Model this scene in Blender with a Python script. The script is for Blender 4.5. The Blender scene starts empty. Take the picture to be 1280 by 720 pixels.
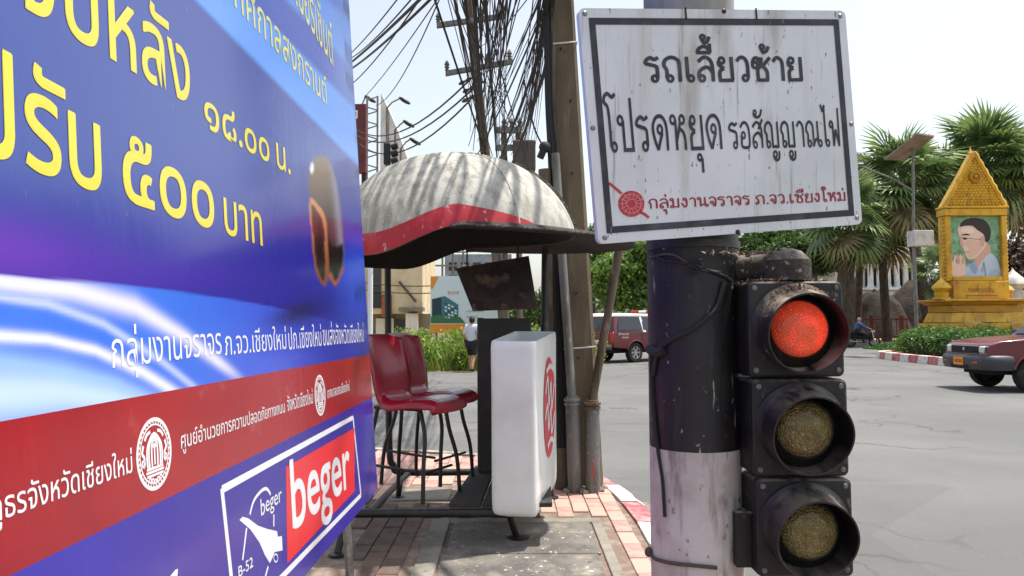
import bpy, math, random
import numpy as np
from mathutils import Matrix, Vector, Euler, noise as mnoise
R = math.radians
scene = bpy.context.scene
COL = scene.collection
# ------------------------------------------------------------------ camera
F, EYE = 920.0, 1.5                                  # focal length in photo pixels, eye height
CAMP = Vector((0, 0, EYE))
RM = (Matrix.Rotation(R(90) + math.atan(42 / F), 3, 'X') @ Matrix.Rotation(R(-0.3), 3, 'Z'))
cd = bpy.data.cameras.new('camera'); cam = bpy.data.objects.new('camera', cd); COL.objects.link(cam)
cd.sensor_width = 36; cd.lens = 36 * F / 1280; cd.clip_start = .05; cd.clip_end = 3000
cam.matrix_world = Matrix.Translation(CAMP) @ RM.to_4x4(); scene.camera = cam
# ------------------------------------------------------------------ sky, sun, exposure
SUN_EL, SUN_AZ = R(71), R(74)                        # azimuth clockwise from +Y
w = bpy.data.worlds.new('World'); scene.world = w; w.use_nodes = True
wn = w.node_tree.nodes; wl = w.node_tree.links
sky = wn.new('ShaderNodeTexSky'); sky.sky_type = 'NISHITA'; sky.sun_disc = False
sky.sun_elevation = SUN_EL; sky.sun_rotation = SUN_AZ; sky.air_density = 1.3; sky.dust_density = 2.5; sky.ozone_density = 1.0
hs = wn.new('ShaderNodeHueSaturation'); hs.inputs['Saturation'].default_value = .5
wl.new(sky.outputs[0], hs.inputs['Color']); wl.new(hs.outputs[0], wn['Background'].inputs['Color'])
wn['Background'].inputs['Strength'].default_value = .15
sd = bpy.data.lights.new('sun', 'SUN'); sd.energy = 4.4; sd.angle = R(.6); sd.color = (1, .96, .89)
sun = bpy.data.objects.new('sun', sd); COL.objects.link(sun)
sdir = Vector((math.sin(SUN_AZ) * math.cos(SUN_EL), math.cos(SUN_AZ) * math.cos(SUN_EL), math.sin(SUN_EL)))
sun.rotation_euler = sdir.to_track_quat('Z', 'Y').to_euler(); sun.location = (0, 0, 30)
vs = scene.view_settings; vs.view_transform = 'Standard'; vs.look = 'None'; vs.exposure = .6; vs.gamma = 1; vs.use_curve_mapping = False
# ------------------------------------------------------------------ pixel -> place helpers
def ray(px, py):
    d = RM @ Vector(((px - 640) / F, (360 - py) / F, -1)); return d / d.y
def P(px, py, Y): return CAMP + ray(px, py) * Y
def G(px, py, z=0.0):
    r = ray(px, py); return CAMP + r * ((z - EYE) / r.z)
def PXS(n, Y): return n / F * Y                     # pixels -> metres at distance Y
# ------------------------------------------------------------------ mesh helpers
def S(r, g=None, b=None):
    c = (r, g, b) if g is not None else r
    return tuple(((x / 255) / 12.92 if x / 255 <= .04045 else ((x / 255 + .055) / 1.055) ** 2.4) for x in c)
ORG = {}
class MB:
    def __init__(s): s.v = []; s.f = []
    def add(s, vs_, fs):
        o = len(s.v); s.v += [tuple(p) for p in vs_]; s.f += [tuple(i + o for i in f) for f in fs]; return s
    def bx(s, x0, x1, y0, y1, z0, z1, M=None):
        p = [Vector((x, y, z)) for z in (z0, z1) for y in (y0, y1) for x in (x0, x1)]
        if M: p = [M @ q for q in p]
        return s.add(p, [(0, 2, 3, 1), (4, 5, 7, 6), (0, 1, 5, 4), (2, 6, 7, 3), (0, 4, 6, 2), (1, 3, 7, 5)])
    def box(s, c, d, M=None):
        c = Vector(c); h = Vector(d) / 2
        p = [Vector((x, y, z)) for z in (-h.z, h.z) for y in (-h.y, h.y) for x in (-h.x, h.x)]
        p = [(M @ q if M else q) + c for q in p]
        return s.add(p, [(0, 2, 3, 1), (4, 5, 7, 6), (0, 1, 5, 4), (2, 6, 7, 3), (0, 4, 6, 2), (1, 3, 7, 5)])
    def tube(s, pts, r, n=8, cap=True):
        pts = [Vector(p) for p in pts]; k = len(pts)
        rr = r if isinstance(r, (list, tuple)) else [r] * k
        t0 = (pts[1] - pts[0]).normalized(); ref = Vector((0, 0, 1)) if abs(t0.z) < .9 else Vector((1, 0, 0))
        a = t0.cross(ref).normalized(); vs_ = []; fs = []
        for i, p in enumerate(pts):
            t = (pts[min(i + 1, k - 1)] - pts[max(i - 1, 0)])
            t = t.normalized() if t.length > 1e-9 else t0
            a = (a - t * a.dot(t)); a = a.normalized() if a.length > 1e-6 else t.orthogonal().normalized()
            b = t.cross(a)
            for j in range(n):
                q = 2 * math.pi * j / n; vs_.append(p + (a * math.cos(q) + b * math.sin(q)) * rr[i])
        for i in range(k - 1):
            for j in range(n):
                fs.append((i * n + j, i * n + (j + 1) % n, (i + 1) * n + (j + 1) % n, (i + 1) * n + j))
        if cap: fs += [tuple(range(n - 1, -1, -1)), tuple(range((k - 1) * n, k * n))]
        return s.add(vs_, fs)
    def lathe(s, prof, n=24, M=None, a0=0, a1=2 * math.pi):
        full = abs(a1 - a0 - 2 * math.pi) < 1e-6; m = n if full else n + 1; vs_ = []; fs = []
        for r, z in prof:
            for j in range(m):
                q = a0 + (a1 - a0) * j / n; p = Vector((r * math.cos(q), r * math.sin(q), z)); vs_.append(M @ p if M else p)
        for i in range(len(prof) - 1):
            for j in range(n):
                j2 = (j + 1) % m; fs.append((i * m + j, i * m + j2, (i + 1) * m + j2, (i + 1) * m + j))
        return s.add(vs_, fs)
    def prism(s, pts, ext):
        pts = [Vector(p) for p in pts]; e = Vector(ext); n = len(pts)
        return s.add(pts + [p + e for p in pts], [tuple(range(n - 1, -1, -1)), tuple(range(n, 2 * n))] + [(i, (i + 1) % n, n + (i + 1) % n, n + i) for i in range(n)])
    def rings(s, loops, cap=True):
        n = len(loops[0]); fs = []; vs_ = [p for l in loops for p in l]
        for i in range(len(loops) - 1):
            for j in range(n): fs.append((i * n + j, i * n + (j + 1) % n, (i + 1) * n + (j + 1) % n, (i + 1) * n + j))
        if cap: fs += [tuple(range(n - 1, -1, -1)), tuple(range((len(loops) - 1) * n, len(loops) * n))]
        return s.add(vs_, fs)
    def sph(s, c, r, n=16, m=10, M=None):
        c = Vector(c); r = Vector(r) if not isinstance(r, (int, float)) else Vector((r, r, r)); vs_ = []; fs = []
        for i in range(m + 1):
            a = math.pi * i / m
            for j in range(n):
                b = 2 * math.pi * j / n; q = Vector((r.x * math.sin(a) * math.cos(b), r.y * math.sin(a) * math.sin(b), r.z * math.cos(a)))
                vs_.append(c + (M @ q if M else q))
        for i in range(m):
            for j in range(n): fs.append((i * n + j, (i + 1) * n + j, (i + 1) * n + (j + 1) % n, i * n + (j + 1) % n))
        return s.add(vs_, fs)
    def build(s, name, m, parent=None, smooth=40, bevel=None, seg=2, local=False):
        me = bpy.data.meshes.new(name)
        vv = s.v
        if parent is not None and not local:
            Mi = ORG.get(parent.name, Matrix()).inverted(); vv = [tuple(Mi @ Vector(p)) for p in s.v]
        me.from_pydata(vv, [], s.f); me.update()
        if smooth: me.shade_smooth() if hasattr(me, 'shade_smooth') else None; me.set_sharp_from_angle(angle=R(smooth))
        o = bpy.data.objects.new(name, me); COL.objects.link(o)
        if m is not None: me.materials.append(m)
        if parent is not None: o.parent = parent; ORG[o.name] = ORG.get(parent.name, Matrix())
        else: ORG[o.name] = Matrix()
        if bevel:
            b = o.modifiers.new('b', 'BEVEL'); b.width = bevel; b.segments = seg; b.limit_method = 'ANGLE'; b.angle_limit = R(35)
        return o
def npmesh(name, V, Fq, m, parent=None, smooth=False):
    me = bpy.data.meshes.new(name); k = Fq.shape[1]
    if parent is not None:
        Mi = np.array(ORG.get(parent.name, Matrix()).inverted()); V = V @ Mi[:3, :3].T + Mi[:3, 3]
    me.vertices.add(len(V)); me.vertices.foreach_set('co', V.astype(np.float32).ravel())
    me.loops.add(Fq.size); me.loops.foreach_set('vertex_index', Fq.astype(np.int32).ravel())
    me.polygons.add(len(Fq)); me.polygons.foreach_set('loop_start', np.arange(0, Fq.size, k, dtype=np.int32))
    me.update(calc_edges=True); me.validate()
    if smooth: me.shade_smooth()
    me.materials.append(m)
    o = bpy.data.objects.new(name, me); COL.objects.link(o)
    if parent is not None: o.parent = parent; ORG[o.name] = ORG.get(parent.name, Matrix())
    return o
def tag(o, label, cat, group=None):
    o['label'] = label; o['category'] = cat
    if group: o['group'] = group
    return o
def struct(o): o['kind'] = 'structure'; return o
def stuff(o): o['kind'] = 'stuff'; return o
def thing(name, label, cat, loc, rotz=0, group=None):
    o = bpy.data.objects.new(name, None); COL.objects.link(o); o.empty_display_size = .1
    o.location = loc; o.rotation_euler = (0, 0, rotz)
    ORG[o.name] = Matrix.Translation(Vector(loc)) @ Matrix.Rotation(rotz, 4, 'Z')
    return tag(o, label, cat, group)
def dup(o, parent=None):
    c = o.copy(); COL.objects.link(c); c.parent = parent
    for ch in list(o.children): dup(ch, c)
    return c
def catmull(pts, k=5, closed=False):
    P_ = [np.array(p, float) for p in pts]; n = len(P_); out = []
    for i in range(n if closed else n - 1):
        if closed: a, b, c, d = P_[i - 1], P_[i], P_[(i + 1) % n], P_[(i + 2) % n]
        else: a, b, c, d = P_[max(i - 1, 0)], P_[i], P_[i + 1], P_[min(i + 2, n - 1)]
        for j in range(k):
            t = j / k; out.append(.5 * ((2 * b) + (c - a) * t + (2 * a - 5 * b + 4 * c - d) * t * t + (3 * b - 3 * c + d - a) * t ** 3))
    if not closed: out.append(P_[-1])
    return out
# ------------------------------------------------------------------ materials
def mat(name, col, rough=.6, metal=0., layers=(), bump=None, spec=.5, emis=None, coat=0., translucent=0., attr=None, topdust=None):
    m = bpy.data.materials.new(name); m.use_nodes = True; nt = m.node_tree; N = nt.nodes; L = nt.links
    b = N['Principled BSDF']; b.inputs['Roughness'].default_value = rough; b.inputs['Metallic'].default_value = metal
    b.inputs['Specular IOR Level'].default_value = spec; b.inputs['Coat Weight'].default_value = coat; b.inputs['Coat Roughness'].default_value = .12
    tc = N.new('ShaderNodeTexCoord')
    def nz(scale, stretch=(1, 1, 1), det=5, rg=.6, dist=0):
        mp = N.new('ShaderNodeMapping'); mp.inputs['Scale'].default_value = stretch; L.new(tc.outputs['Object'], mp.inputs[0])
        n = N.new('ShaderNodeTexNoise'); n.inputs['Scale'].default_value = scale; n.inputs['Detail'].default_value = det; n.inputs['Roughness'].default_value = rg; n.inputs['Distortion'].default_value = dist
        L.new(mp.outputs[0], n.inputs['Vector']); return n.outputs['Fac']
    if attr:
        at = N.new('ShaderNodeAttribute'); at.attribute_name = attr; cur = at.outputs['Color']
    else:
        rgb = N.new('ShaderNodeRGB'); rgb.outputs[0].default_value = (*col, 1); cur = rgb.outputs[0]
    for ly in layers:
        c2, scale, lo, hi = ly[:4]; stretch = ly[4] if len(ly) > 4 else (1, 1, 1); amt = ly[5] if len(ly) > 5 else 1.; det = ly[6] if len(ly) > 6 else 5
        mr = N.new('ShaderNodeMapRange'); mr.inputs['From Min'].default_value = lo; mr.inputs['From Max'].default_value = hi; mr.inputs['To Max'].default_value = amt
        L.new(nz(scale, stretch, det), mr.inputs['Value'])
        mx = N.new('ShaderNodeMix'); mx.data_type = 'RGBA'; L.new(mr.outputs[0], mx.inputs['Factor']); L.new(cur, mx.inputs[6]); mx.inputs[7].default_value = (*c2, 1); cur = mx.outputs[2]
    if topdust:
        ge = N.new('ShaderNodeNewGeometry'); sx = N.new('ShaderNodeSeparateXYZ'); L.new(ge.outputs['Normal'], sx.inputs[0])
        m1 = N.new('ShaderNodeMapRange'); m1.inputs[1].default_value = topdust[1]; m1.inputs[2].default_value = .95; m1.inputs[4].default_value = topdust[2]; L.new(sx.outputs[2], m1.inputs[0])
        m2 = N.new('ShaderNodeMapRange'); m2.inputs[1].default_value = .36; m2.inputs[2].default_value = .56; L.new(nz(topdust[3], topdust[4] if len(topdust) > 4 else (1, 1, 1)), m2.inputs[0])
        mm = N.new('ShaderNodeMath'); mm.operation = 'MULTIPLY'; L.new(m1.outputs[0], mm.inputs[0]); L.new(m2.outputs[0], mm.inputs[1])
        mx = N.new('ShaderNodeMix'); mx.data_type = 'RGBA'; L.new(mm.outputs[0], mx.inputs['Factor']); L.new(cur, mx.inputs[6]); mx.inputs[7].default_value = (*topdust[0], 1); cur = mx.outputs[2]
    L.new(cur, b.inputs['Base Color'])
    if bump:
        bp = N.new('ShaderNodeBump'); bp.inputs['Strength'].default_value = bump[1]; bp.inputs['Distance'].default_value = bump[3] if len(bump) > 3 else .01
        L.new(nz(bump[0], bump[2] if len(bump) > 2 else (1, 1, 1), 6, .65), bp.inputs['Height']); L.new(bp.outputs[0], b.inputs['Normal'])
    if emis:
        b.inputs['Emission Color'].default_value = (*emis[0], 1); b.inputs['Emission Strength'].default_value = emis[1]
    if translucent:
        t = N.new('ShaderNodeBsdfTranslucent'); L.new(cur, t.inputs[0]); mx = N.new('ShaderNodeMixShader'); mx.inputs[0].default_value = translucent
        L.new(b.outputs[0], mx.inputs[1]); L.new(t.outputs[0], mx.inputs[2]); L.new(mx.outputs[0], N['Material Output'].inputs[0])
    return m
WHT = (.75, .75, .73); DUST = S(150, 140, 125)
M = {}
M['road'] = mat('road', S(96, 96, 94), .9, layers=[(S(108, 107, 104), .35, .42, .62), (S(92, 91, 89), .16, .5, .66, (1, 2.5, 1)), (S(78, 77, 75), 60, .55, .75, (1, 1, 1), .6), (S(130, 128, 122), 25, .6, .8, (1, 1, 1), .5), (S(80, 79, 77), .9, .62, .7, (.25, 1.6, 1), .5)], bump=(70, .8, (1, 1, 1), .01))
M['gutter'] = mat('gutter', S(118, 114, 106), .95, layers=[(S(70, 66, 60), 9, .5, .62), (S(160, 153, 140), 30, .58, .7)], bump=(20, .9, (1, 1, 1), .02))
M['pave'] = mat('pave', S(120, 96, 84), .9, layers=[(S(95, 80, 70), 5, .4, .65), (S(150, 140, 128), 18, .6, .7)], bump=(60, .4))
M['joint'] = mat('joint', S(118, 98, 86), .95, layers=[(S(140, 128, 112), 14, .45, .65)], bump=(80, .5))
PV = []
for i, c in enumerate([(186, 128, 118), (192, 142, 130), (176, 122, 112), (188, 148, 134), (168, 124, 114)]):
    PV.append(mat('paver%d' % i, S(c), .9, layers=[(S(170, 148, 134), 5 + i, .42, .62, (1, 1, 1), .8), (S(206, 196, 186), 55, .63, .69, (1, 1, 1), .8), (S(92, 74, 66), 30, .62, .75, (1, 1, 1), .6)], bump=(70, .35, (1, 1, 1), .006)))
PVB = []  # brown pavers, with the shade by the kiosk put into their colour
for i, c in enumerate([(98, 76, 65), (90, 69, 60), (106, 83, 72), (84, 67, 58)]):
    PVB.append(mat('paver_brown_shaded%d' % i, S(c), .92, layers=[(S(104, 92, 80), 6 + i, .42, .66, (1, 1, 1), .7), (S(196, 188, 178), 40, .63, .69, (1, 1, 1), .7), (S(70, 58, 50), 26, .62, .75, (1, 1, 1), .6)], bump=(70, .35, (1, 1, 1), .006)))
M['slab'] = mat('slab', S(112, 106, 98), .88, layers=[(S(82, 78, 74), 3, .42, .62), (S(146, 138, 122), 5, .55, .72), (S(70, 66, 62), 22, .6, .7), (S(222, 220, 214), 26, .63, .69, (1, 1, 1), .75), (S(222, 220, 214), 60, .66, .72, (1, 1, 1), .6)], bump=(40, .5))
M['conc'] = mat('conc', S(138, 132, 120), .9, layers=[(S(108, 102, 92), 4, .42, .66), (S(90, 82, 70), 14, .58, .74)], bump=(50, .4))
M['kerb_red'] = mat('kerb_red', S(170, 74, 84), .8, layers=[(S(190, 138, 134), 7, .42, .6), (S(130, 118, 106), 16, .6, .7)], bump=(30, .5))
M['kerb_white'] = mat('kerb_white', S(216, 208, 200), .8, layers=[(S(170, 150, 140), 8, .5, .7), (S(120, 110, 100), 16, .6, .7)], bump=(30, .5))
M['kerb_plain'] = mat('kerb_plain', S(158, 152, 138), .9, layers=[(S(120, 112, 100), 6, .45, .65)], bump=(30, .5))
M['black_metal'] = mat('black_metal', S(26, 24, 24), .45, layers=[(S(60, 56, 52), 12, .55, .75), (S(120, 112, 104), 60, .7, .78, (1, 1, 1), .5)], bump=(60, .15))
M['steel'] = mat('steel', S(140, 140, 138), .4, .8, layers=[(S(100, 92, 84), 14, .5, .7)])
M['galv'] = mat('galv', S(120, 120, 116), .6, .25, layers=[(S(90, 88, 84), 10, .45, .65, (1, 1, .3)), (S(170, 168, 160), 30, .62, .74)], bump=(30, .2))
M['sign_white'] = mat('sign_white', S(218, 221, 223), .42, layers=[(S(186, 180, 164), 12, .52, .70, (1, 1, .05), .7), (S(204, 208, 208), 3, .4, .7), (S(112, 92, 72), 34, .60, .70, (1, 1, .035), .65), (S(90, 82, 72), 60, .65, .70, (1, 1, .45), .85), (S(150, 140, 124), 6, .58, .72, (1, 1, .2), .6)], bump=(3, .08))
M['sign_back'] = mat('sign_back', S(70, 70, 72), .6)
M['sign_black'] = mat('sign_black', S(44, 46, 52), .6, layers=[(S(150, 150, 150), 45, .66, .74, (1, 1, .25), .7), (S(80, 80, 84), 10, .5, .7)])
M['sign_red'] = mat('sign_red', S(150, 28, 44), .6, layers=[(S(190, 150, 150), 50, .66, .76, (1, 1, .4), .6)])
M['emblem_red'] = mat('emblem_red', S(190, 48, 60), .6, layers=[(S(225, 190, 190), 160, .58, .68, (1, 1, 1), .6)])
M['pole_black'] = mat('pole_black', S(20, 18, 20), .5, layers=[(S(32, 29, 33), 5, .45, .7), (S(52, 46, 44), 16, .56, .72, (1, 1, .15)), (S(178, 170, 164), 30, .655, .69, (1, 1, .13), .85), (S(170, 164, 158), 60, .67, .71, (1, 1, .5), .8)], bump=(25, .12))
M['pole_white'] = mat('pole_white', S(206, 200, 197), .65, layers=[(S(176, 164, 158), 4, .42, .62), (S(126, 108, 100), 18, .53, .68, (1, 1, .2), .75), (S(58, 50, 46), 34, .63, .70, (1, 1, .6), .9), (S(96, 84, 76), 8, .6, .7, (1, 1, .5), .6)], bump=(25, .2))
M['pole_grey'] = mat('pole_grey', S(150, 148, 142), .7, layers=[(S(120, 114, 106), 9, .45, .68, (1, 1, .2))], bump=(30, .15))
M['signal_black'] = mat('signal_black', S(24, 22, 23), .55, layers=[(S(44, 41, 39), 9, .48, .68), (S(128, 120, 110), 40, .65, .71, (1, 1, .4), .6)], bump=(40, .15), topdust=(S(150, 136, 116), .3, .9, 24))
M['visor'] = mat('visor', S(27, 25, 26), .42, layers=[(S(52, 47, 44), 10, .46, .66), (S(140, 132, 122), 34, .65, .71, (1, 1, .5), .6)], bump=(40, .15), topdust=(S(120, 110, 98), .35, .75, 26, (1, .25, 1)))
M['visor_dusty'] = mat('visor_dusty', S(27, 25, 26), .5, layers=[(S(52, 47, 44), 10, .46, .66), (S(140, 132, 122), 34, .65, .71, (1, 1, .5), .6)], bump=(40, .15), topdust=(S(176, 158, 134), .1, 1, 22, (1, .25, 1)))
M['debris'] = mat('debris', S(136, 120, 98), .95, layers=[(S(96, 84, 68), 60, .4, .6), (S(176, 162, 140), 30, .5, .7)])
M['grime'] = mat('grime', S(74, 68, 60), .95, layers=[(S(60, 54, 48), 40, .4, .6), (S(170, 160, 146), 50, .6, .7)], bump=(80, .9, (1, 1, 1), .01), topdust=(S(150, 142, 130), .3, .8, 40))
M['dry_leaf'] = mat('dry_leaf', S(150, 104, 70), .9, layers=[(S(110, 70, 50), 90, .4, .6)])
M['wire'] = mat('wire', S(32, 31, 33), .7)
M['wire_brown'] = mat('wire_brown', S(84, 74, 66), .8)
M['dome'] = mat('dome', S(182, 179, 168), .8, layers=[(S(146, 142, 131), 16, .46, .62, (1, 1, .04)), (S(160, 156, 146), 4, .52, .70), (S(108, 103, 93), 24, .57, .70, (1, 1, .15), .5), (S(60, 56, 50), 46, .63, .69, (1, 1, .8), .8)], bump=(50, .3))
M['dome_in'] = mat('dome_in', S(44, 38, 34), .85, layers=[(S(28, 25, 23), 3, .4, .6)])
M['dome_trim'] = mat('dome_trim', S(70, 64, 54), .9, layers=[(S(130, 122, 108), 30, .5, .7)], bump=(60, .9, (1, 1, 1), .02))
M['red_band'] = mat('red_band', S(176, 28, 44), .5, layers=[(S(200, 60, 66), 6, .5, .7), (S(200, 180, 176), 26, .62, .68, (1, 1, .35), .85)])
M['rust'] = mat('rust', S(76, 56, 42), .85, layers=[(S(40, 30, 26), 3.5, .42, .58), (S(118, 96, 72), 7, .55, .75)], bump=(30, .3))
M['fibre'] = mat('fibre', S(236, 238, 234), .28, layers=[(S(222, 222, 216), 3, .45, .7), (S(160, 154, 144), 24, .66, .78, (1, 1, .3), .5)], coat=.25)
M['fibre_in'] = mat('fibre_in', S(150, 152, 150), .5)
M['logo_red'] = mat('logo_red', S(206, 36, 58), .35)
M['panel_dark'] = mat('panel_dark', S(58, 56, 55), .6, layers=[(S(44, 42, 42), 5, .4, .65), (S(84, 80, 76), 30, .62, .74)])
M['board'] = mat('board', S(50, 46, 42), .8, layers=[(S(34, 31, 29), 6, .42, .62, (1, .15, 1)), (S(96, 88, 78), 30, .62, .74)], bump=(30, .3, (1, .1, 1)))
M['seat'] = mat('seat', S(164, 24, 46), .28, layers=[(S(138, 16, 36), 4, .42, .66), (S(190, 150, 152), 30, .68, .76, (1, 1, 1), .5)], coat=.2)
M['seat_worn_shine'] = mat('seat_worn_shine', S(176, 150, 156), .3, layers=[(S(150, 110, 120), 10, .45, .65)], coat=.2)
M['pole_conc'] = mat('pole_conc', S(112, 98, 78), .92, layers=[(S(90, 78, 62), 6, .42, .66, (1, 1, .2)), (S(150, 138, 118), 12, .55, .75, (1, 1, .1), .8), (S(60, 52, 42), 30, .66, .76, (1, 1, .4), .8)], bump=(40, .5))
M['pole_old'] = mat('pole_old', S(104, 94, 80), .92, layers=[(S(80, 72, 60), 7, .42, .66, (1, 1, .2)), (S(140, 130, 114), 16, .55, .75, (1, 1, .15), .8)], bump=(40, .5))
M['pipe'] = mat('pipe', S(122, 124, 120), .55, .3, layers=[(S(96, 90, 80), 8, .45, .65, (1, 1, .2)), (S(170, 168, 160), 24, .62, .72, (1, 1, .2))])
M['wood'] = mat('wood', S(106, 90, 74), .9, layers=[(S(70, 58, 46), 12, .42, .62, (1, 1, .1)), (S(160, 150, 132), 20, .58, .7, (1, 1, .2))], bump=(40, .5, (1, 1, .1)))
M['leaf_a'] = mat('leaf_a', S(88, 122, 50), .55, layers=[(S(126, 152, 64), .9, .42, .62), (S(58, 88, 38), 1.6, .5, .7)], translucent=.35)
M['leaf_b'] = mat('leaf_b', S(70, 98, 48), .55, layers=[(S(96, 122, 58), .9, .45, .65), (S(44, 66, 36), 1.4, .5, .7)], translucent=.3)
M['leaf_far'] = mat('leaf_far', S(84, 106, 66), .7, layers=[(S(112, 130, 84), .4, .45, .65), (S(60, 80, 52), .7, .5, .7)], translucent=.3)
M['palm'] = mat('palm', S(88, 114, 66), .45, layers=[(S(126, 146, 84), .8, .42, .62), (S(60, 84, 52), 1.2, .5, .7)], translucent=.3)
M['palm_dry'] = mat('palm_dry', S(148, 136, 98), .7, layers=[(S(110, 98, 70), 1.2, .45, .65)], translucent=.3)
M['hedge'] = mat('hedge', S(66, 102, 40), .55, layers=[(S(100, 134, 52), 1.5, .45, .62), (S(44, 68, 30), 3, .5, .7)], translucent=.3)
M['weed'] = mat('weed', S(118, 146, 54), .7, layers=[(S(156, 162, 82), 1.5, .48, .64), (S(86, 108, 46), 2.5, .5, .7)], translucent=.35)
M['bark'] = mat('bark', S(92, 80, 68), .95, layers=[(S(62, 54, 46), 8, .42, .62, (1, 1, .3))], bump=(20, .8))
M['soil'] = mat('soil', S(170, 142, 104), .95, layers=[(S(140, 116, 86), 3, .42, .65)], bump=(10, .5))
M['mound'] = mat('mound', S(60, 48, 39), .95, layers=[(S(40, 33, 28), 1.2, .42, .62), (S(84, 72, 56), 5, .58, .74)], bump=(6, 1, (1, 1, 1), .2))
M['gold'] = mat('gold', S(206, 164, 34), .45, layers=[(S(178, 130, 22), 1.4, .42, .64), (S(132, 92, 26), 5, .54, .68, (1, 1, .3), .7), (S(224, 196, 92), 9, .6, .72, (1, 1, 1), .5)], bump=(12, .3))
M['gold_dk'] = mat('gold_dk', S(180, 130, 22), .55, layers=[(S(150, 104, 24), 3, .45, .68)], bump=(12, .3))
M['stone_w'] = mat('stone_w', S(196, 194, 188), .8, layers=[(S(160, 158, 152), 3, .45, .65)])
M['wall_white'] = mat('wall_white', S(208, 210, 208), .8, layers=[(S(180, 182, 180), .6, .45, .65), (S(150, 150, 146), 2, .6, .75, (1, 1, .2), .5)])
M['wall_cream'] = mat('wall_cream', S(204, 190, 158), .85, layers=[(S(180, 164, 132), 1.2, .45, .65), (S(130, 118, 98), 3, .62, .72, (1, 1, .3), .7)])
M['wall_grey'] = mat('wall_grey', S(126, 122, 112), .9, layers=[(S(96, 92, 84), 1.4, .42, .62), (S(156, 150, 138), 3, .55, .7)])
M['wall_brown'] = mat('wall_brown', S(96, 44, 46), .7, layers=[(S(78, 36, 38), .8, .45, .65)])
M['brick_wall'] = mat('brick_wall', S(150, 88, 66), .85, layers=[(S(120, 70, 54), 6, .45, .65)])
M['glass_dk'] = mat('glass_dk', S(30, 36, 40), .12, spec=.7)
M['glass_car'] = mat('glass_car', S(22, 26, 28), .06, spec=.8)
M['roof_grey'] = mat('roof_grey', S(150, 158, 164), .6, layers=[(S(128, 136, 142), 1, .4, .6)])
M['fence_red'] = mat('fence_red', S(136, 48, 36), .7, layers=[(S(104, 40, 32), 3, .45, .65)])
M['car_maroon'] = mat('car_maroon', S(96, 16, 34), .25, .1, layers=[(S(104, 26, 42), 2, .45, .7)], coat=.6)
M['car_dark'] = mat('car_dark', S(92, 22, 34), .3, .15, layers=[(S(78, 20, 30), 2, .45, .7)], coat=.6)
M['car_white'] = mat('car_white', S(220, 221, 219), .3, coat=.6)
M['bumper'] = mat('bumper', S(52, 52, 60), .5, layers=[(S(66, 65, 70), 4, .45, .7)])
M['tyre'] = mat('tyre', S(30, 29, 29), .9, layers=[(S(60, 56, 52), 10, .5, .7)])
M['rim'] = mat('rim', S(176, 176, 176), .35, .6)
M['chrome'] = mat('chrome', S(200, 200, 202), .2, .9)
M['lamp_glass'] = mat('lamp_glass', S(200, 200, 190), .15)
M['tail_red'] = mat('tail_red', S(196, 40, 30), .25)
M['bar_white'] = mat('bar_white', S(225, 225, 225), .3)
M['orange'] = mat('orange', S(232, 140, 28), .5)
M['skin'] = mat('skin', S(170, 124, 98), .6)
M['hair'] = mat('hair', S(26, 22, 20), .7)
M['shirt_white'] = mat('shirt_white', S(196, 198, 204), .85)
M['shirt_blue'] = mat('shirt_blue', S(74, 104, 142), .85)
M['cloth_black'] = mat('cloth_black', S(30, 30, 34), .9)
M['helmet'] = mat('helmet', S(190, 170, 140), .3)
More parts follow.
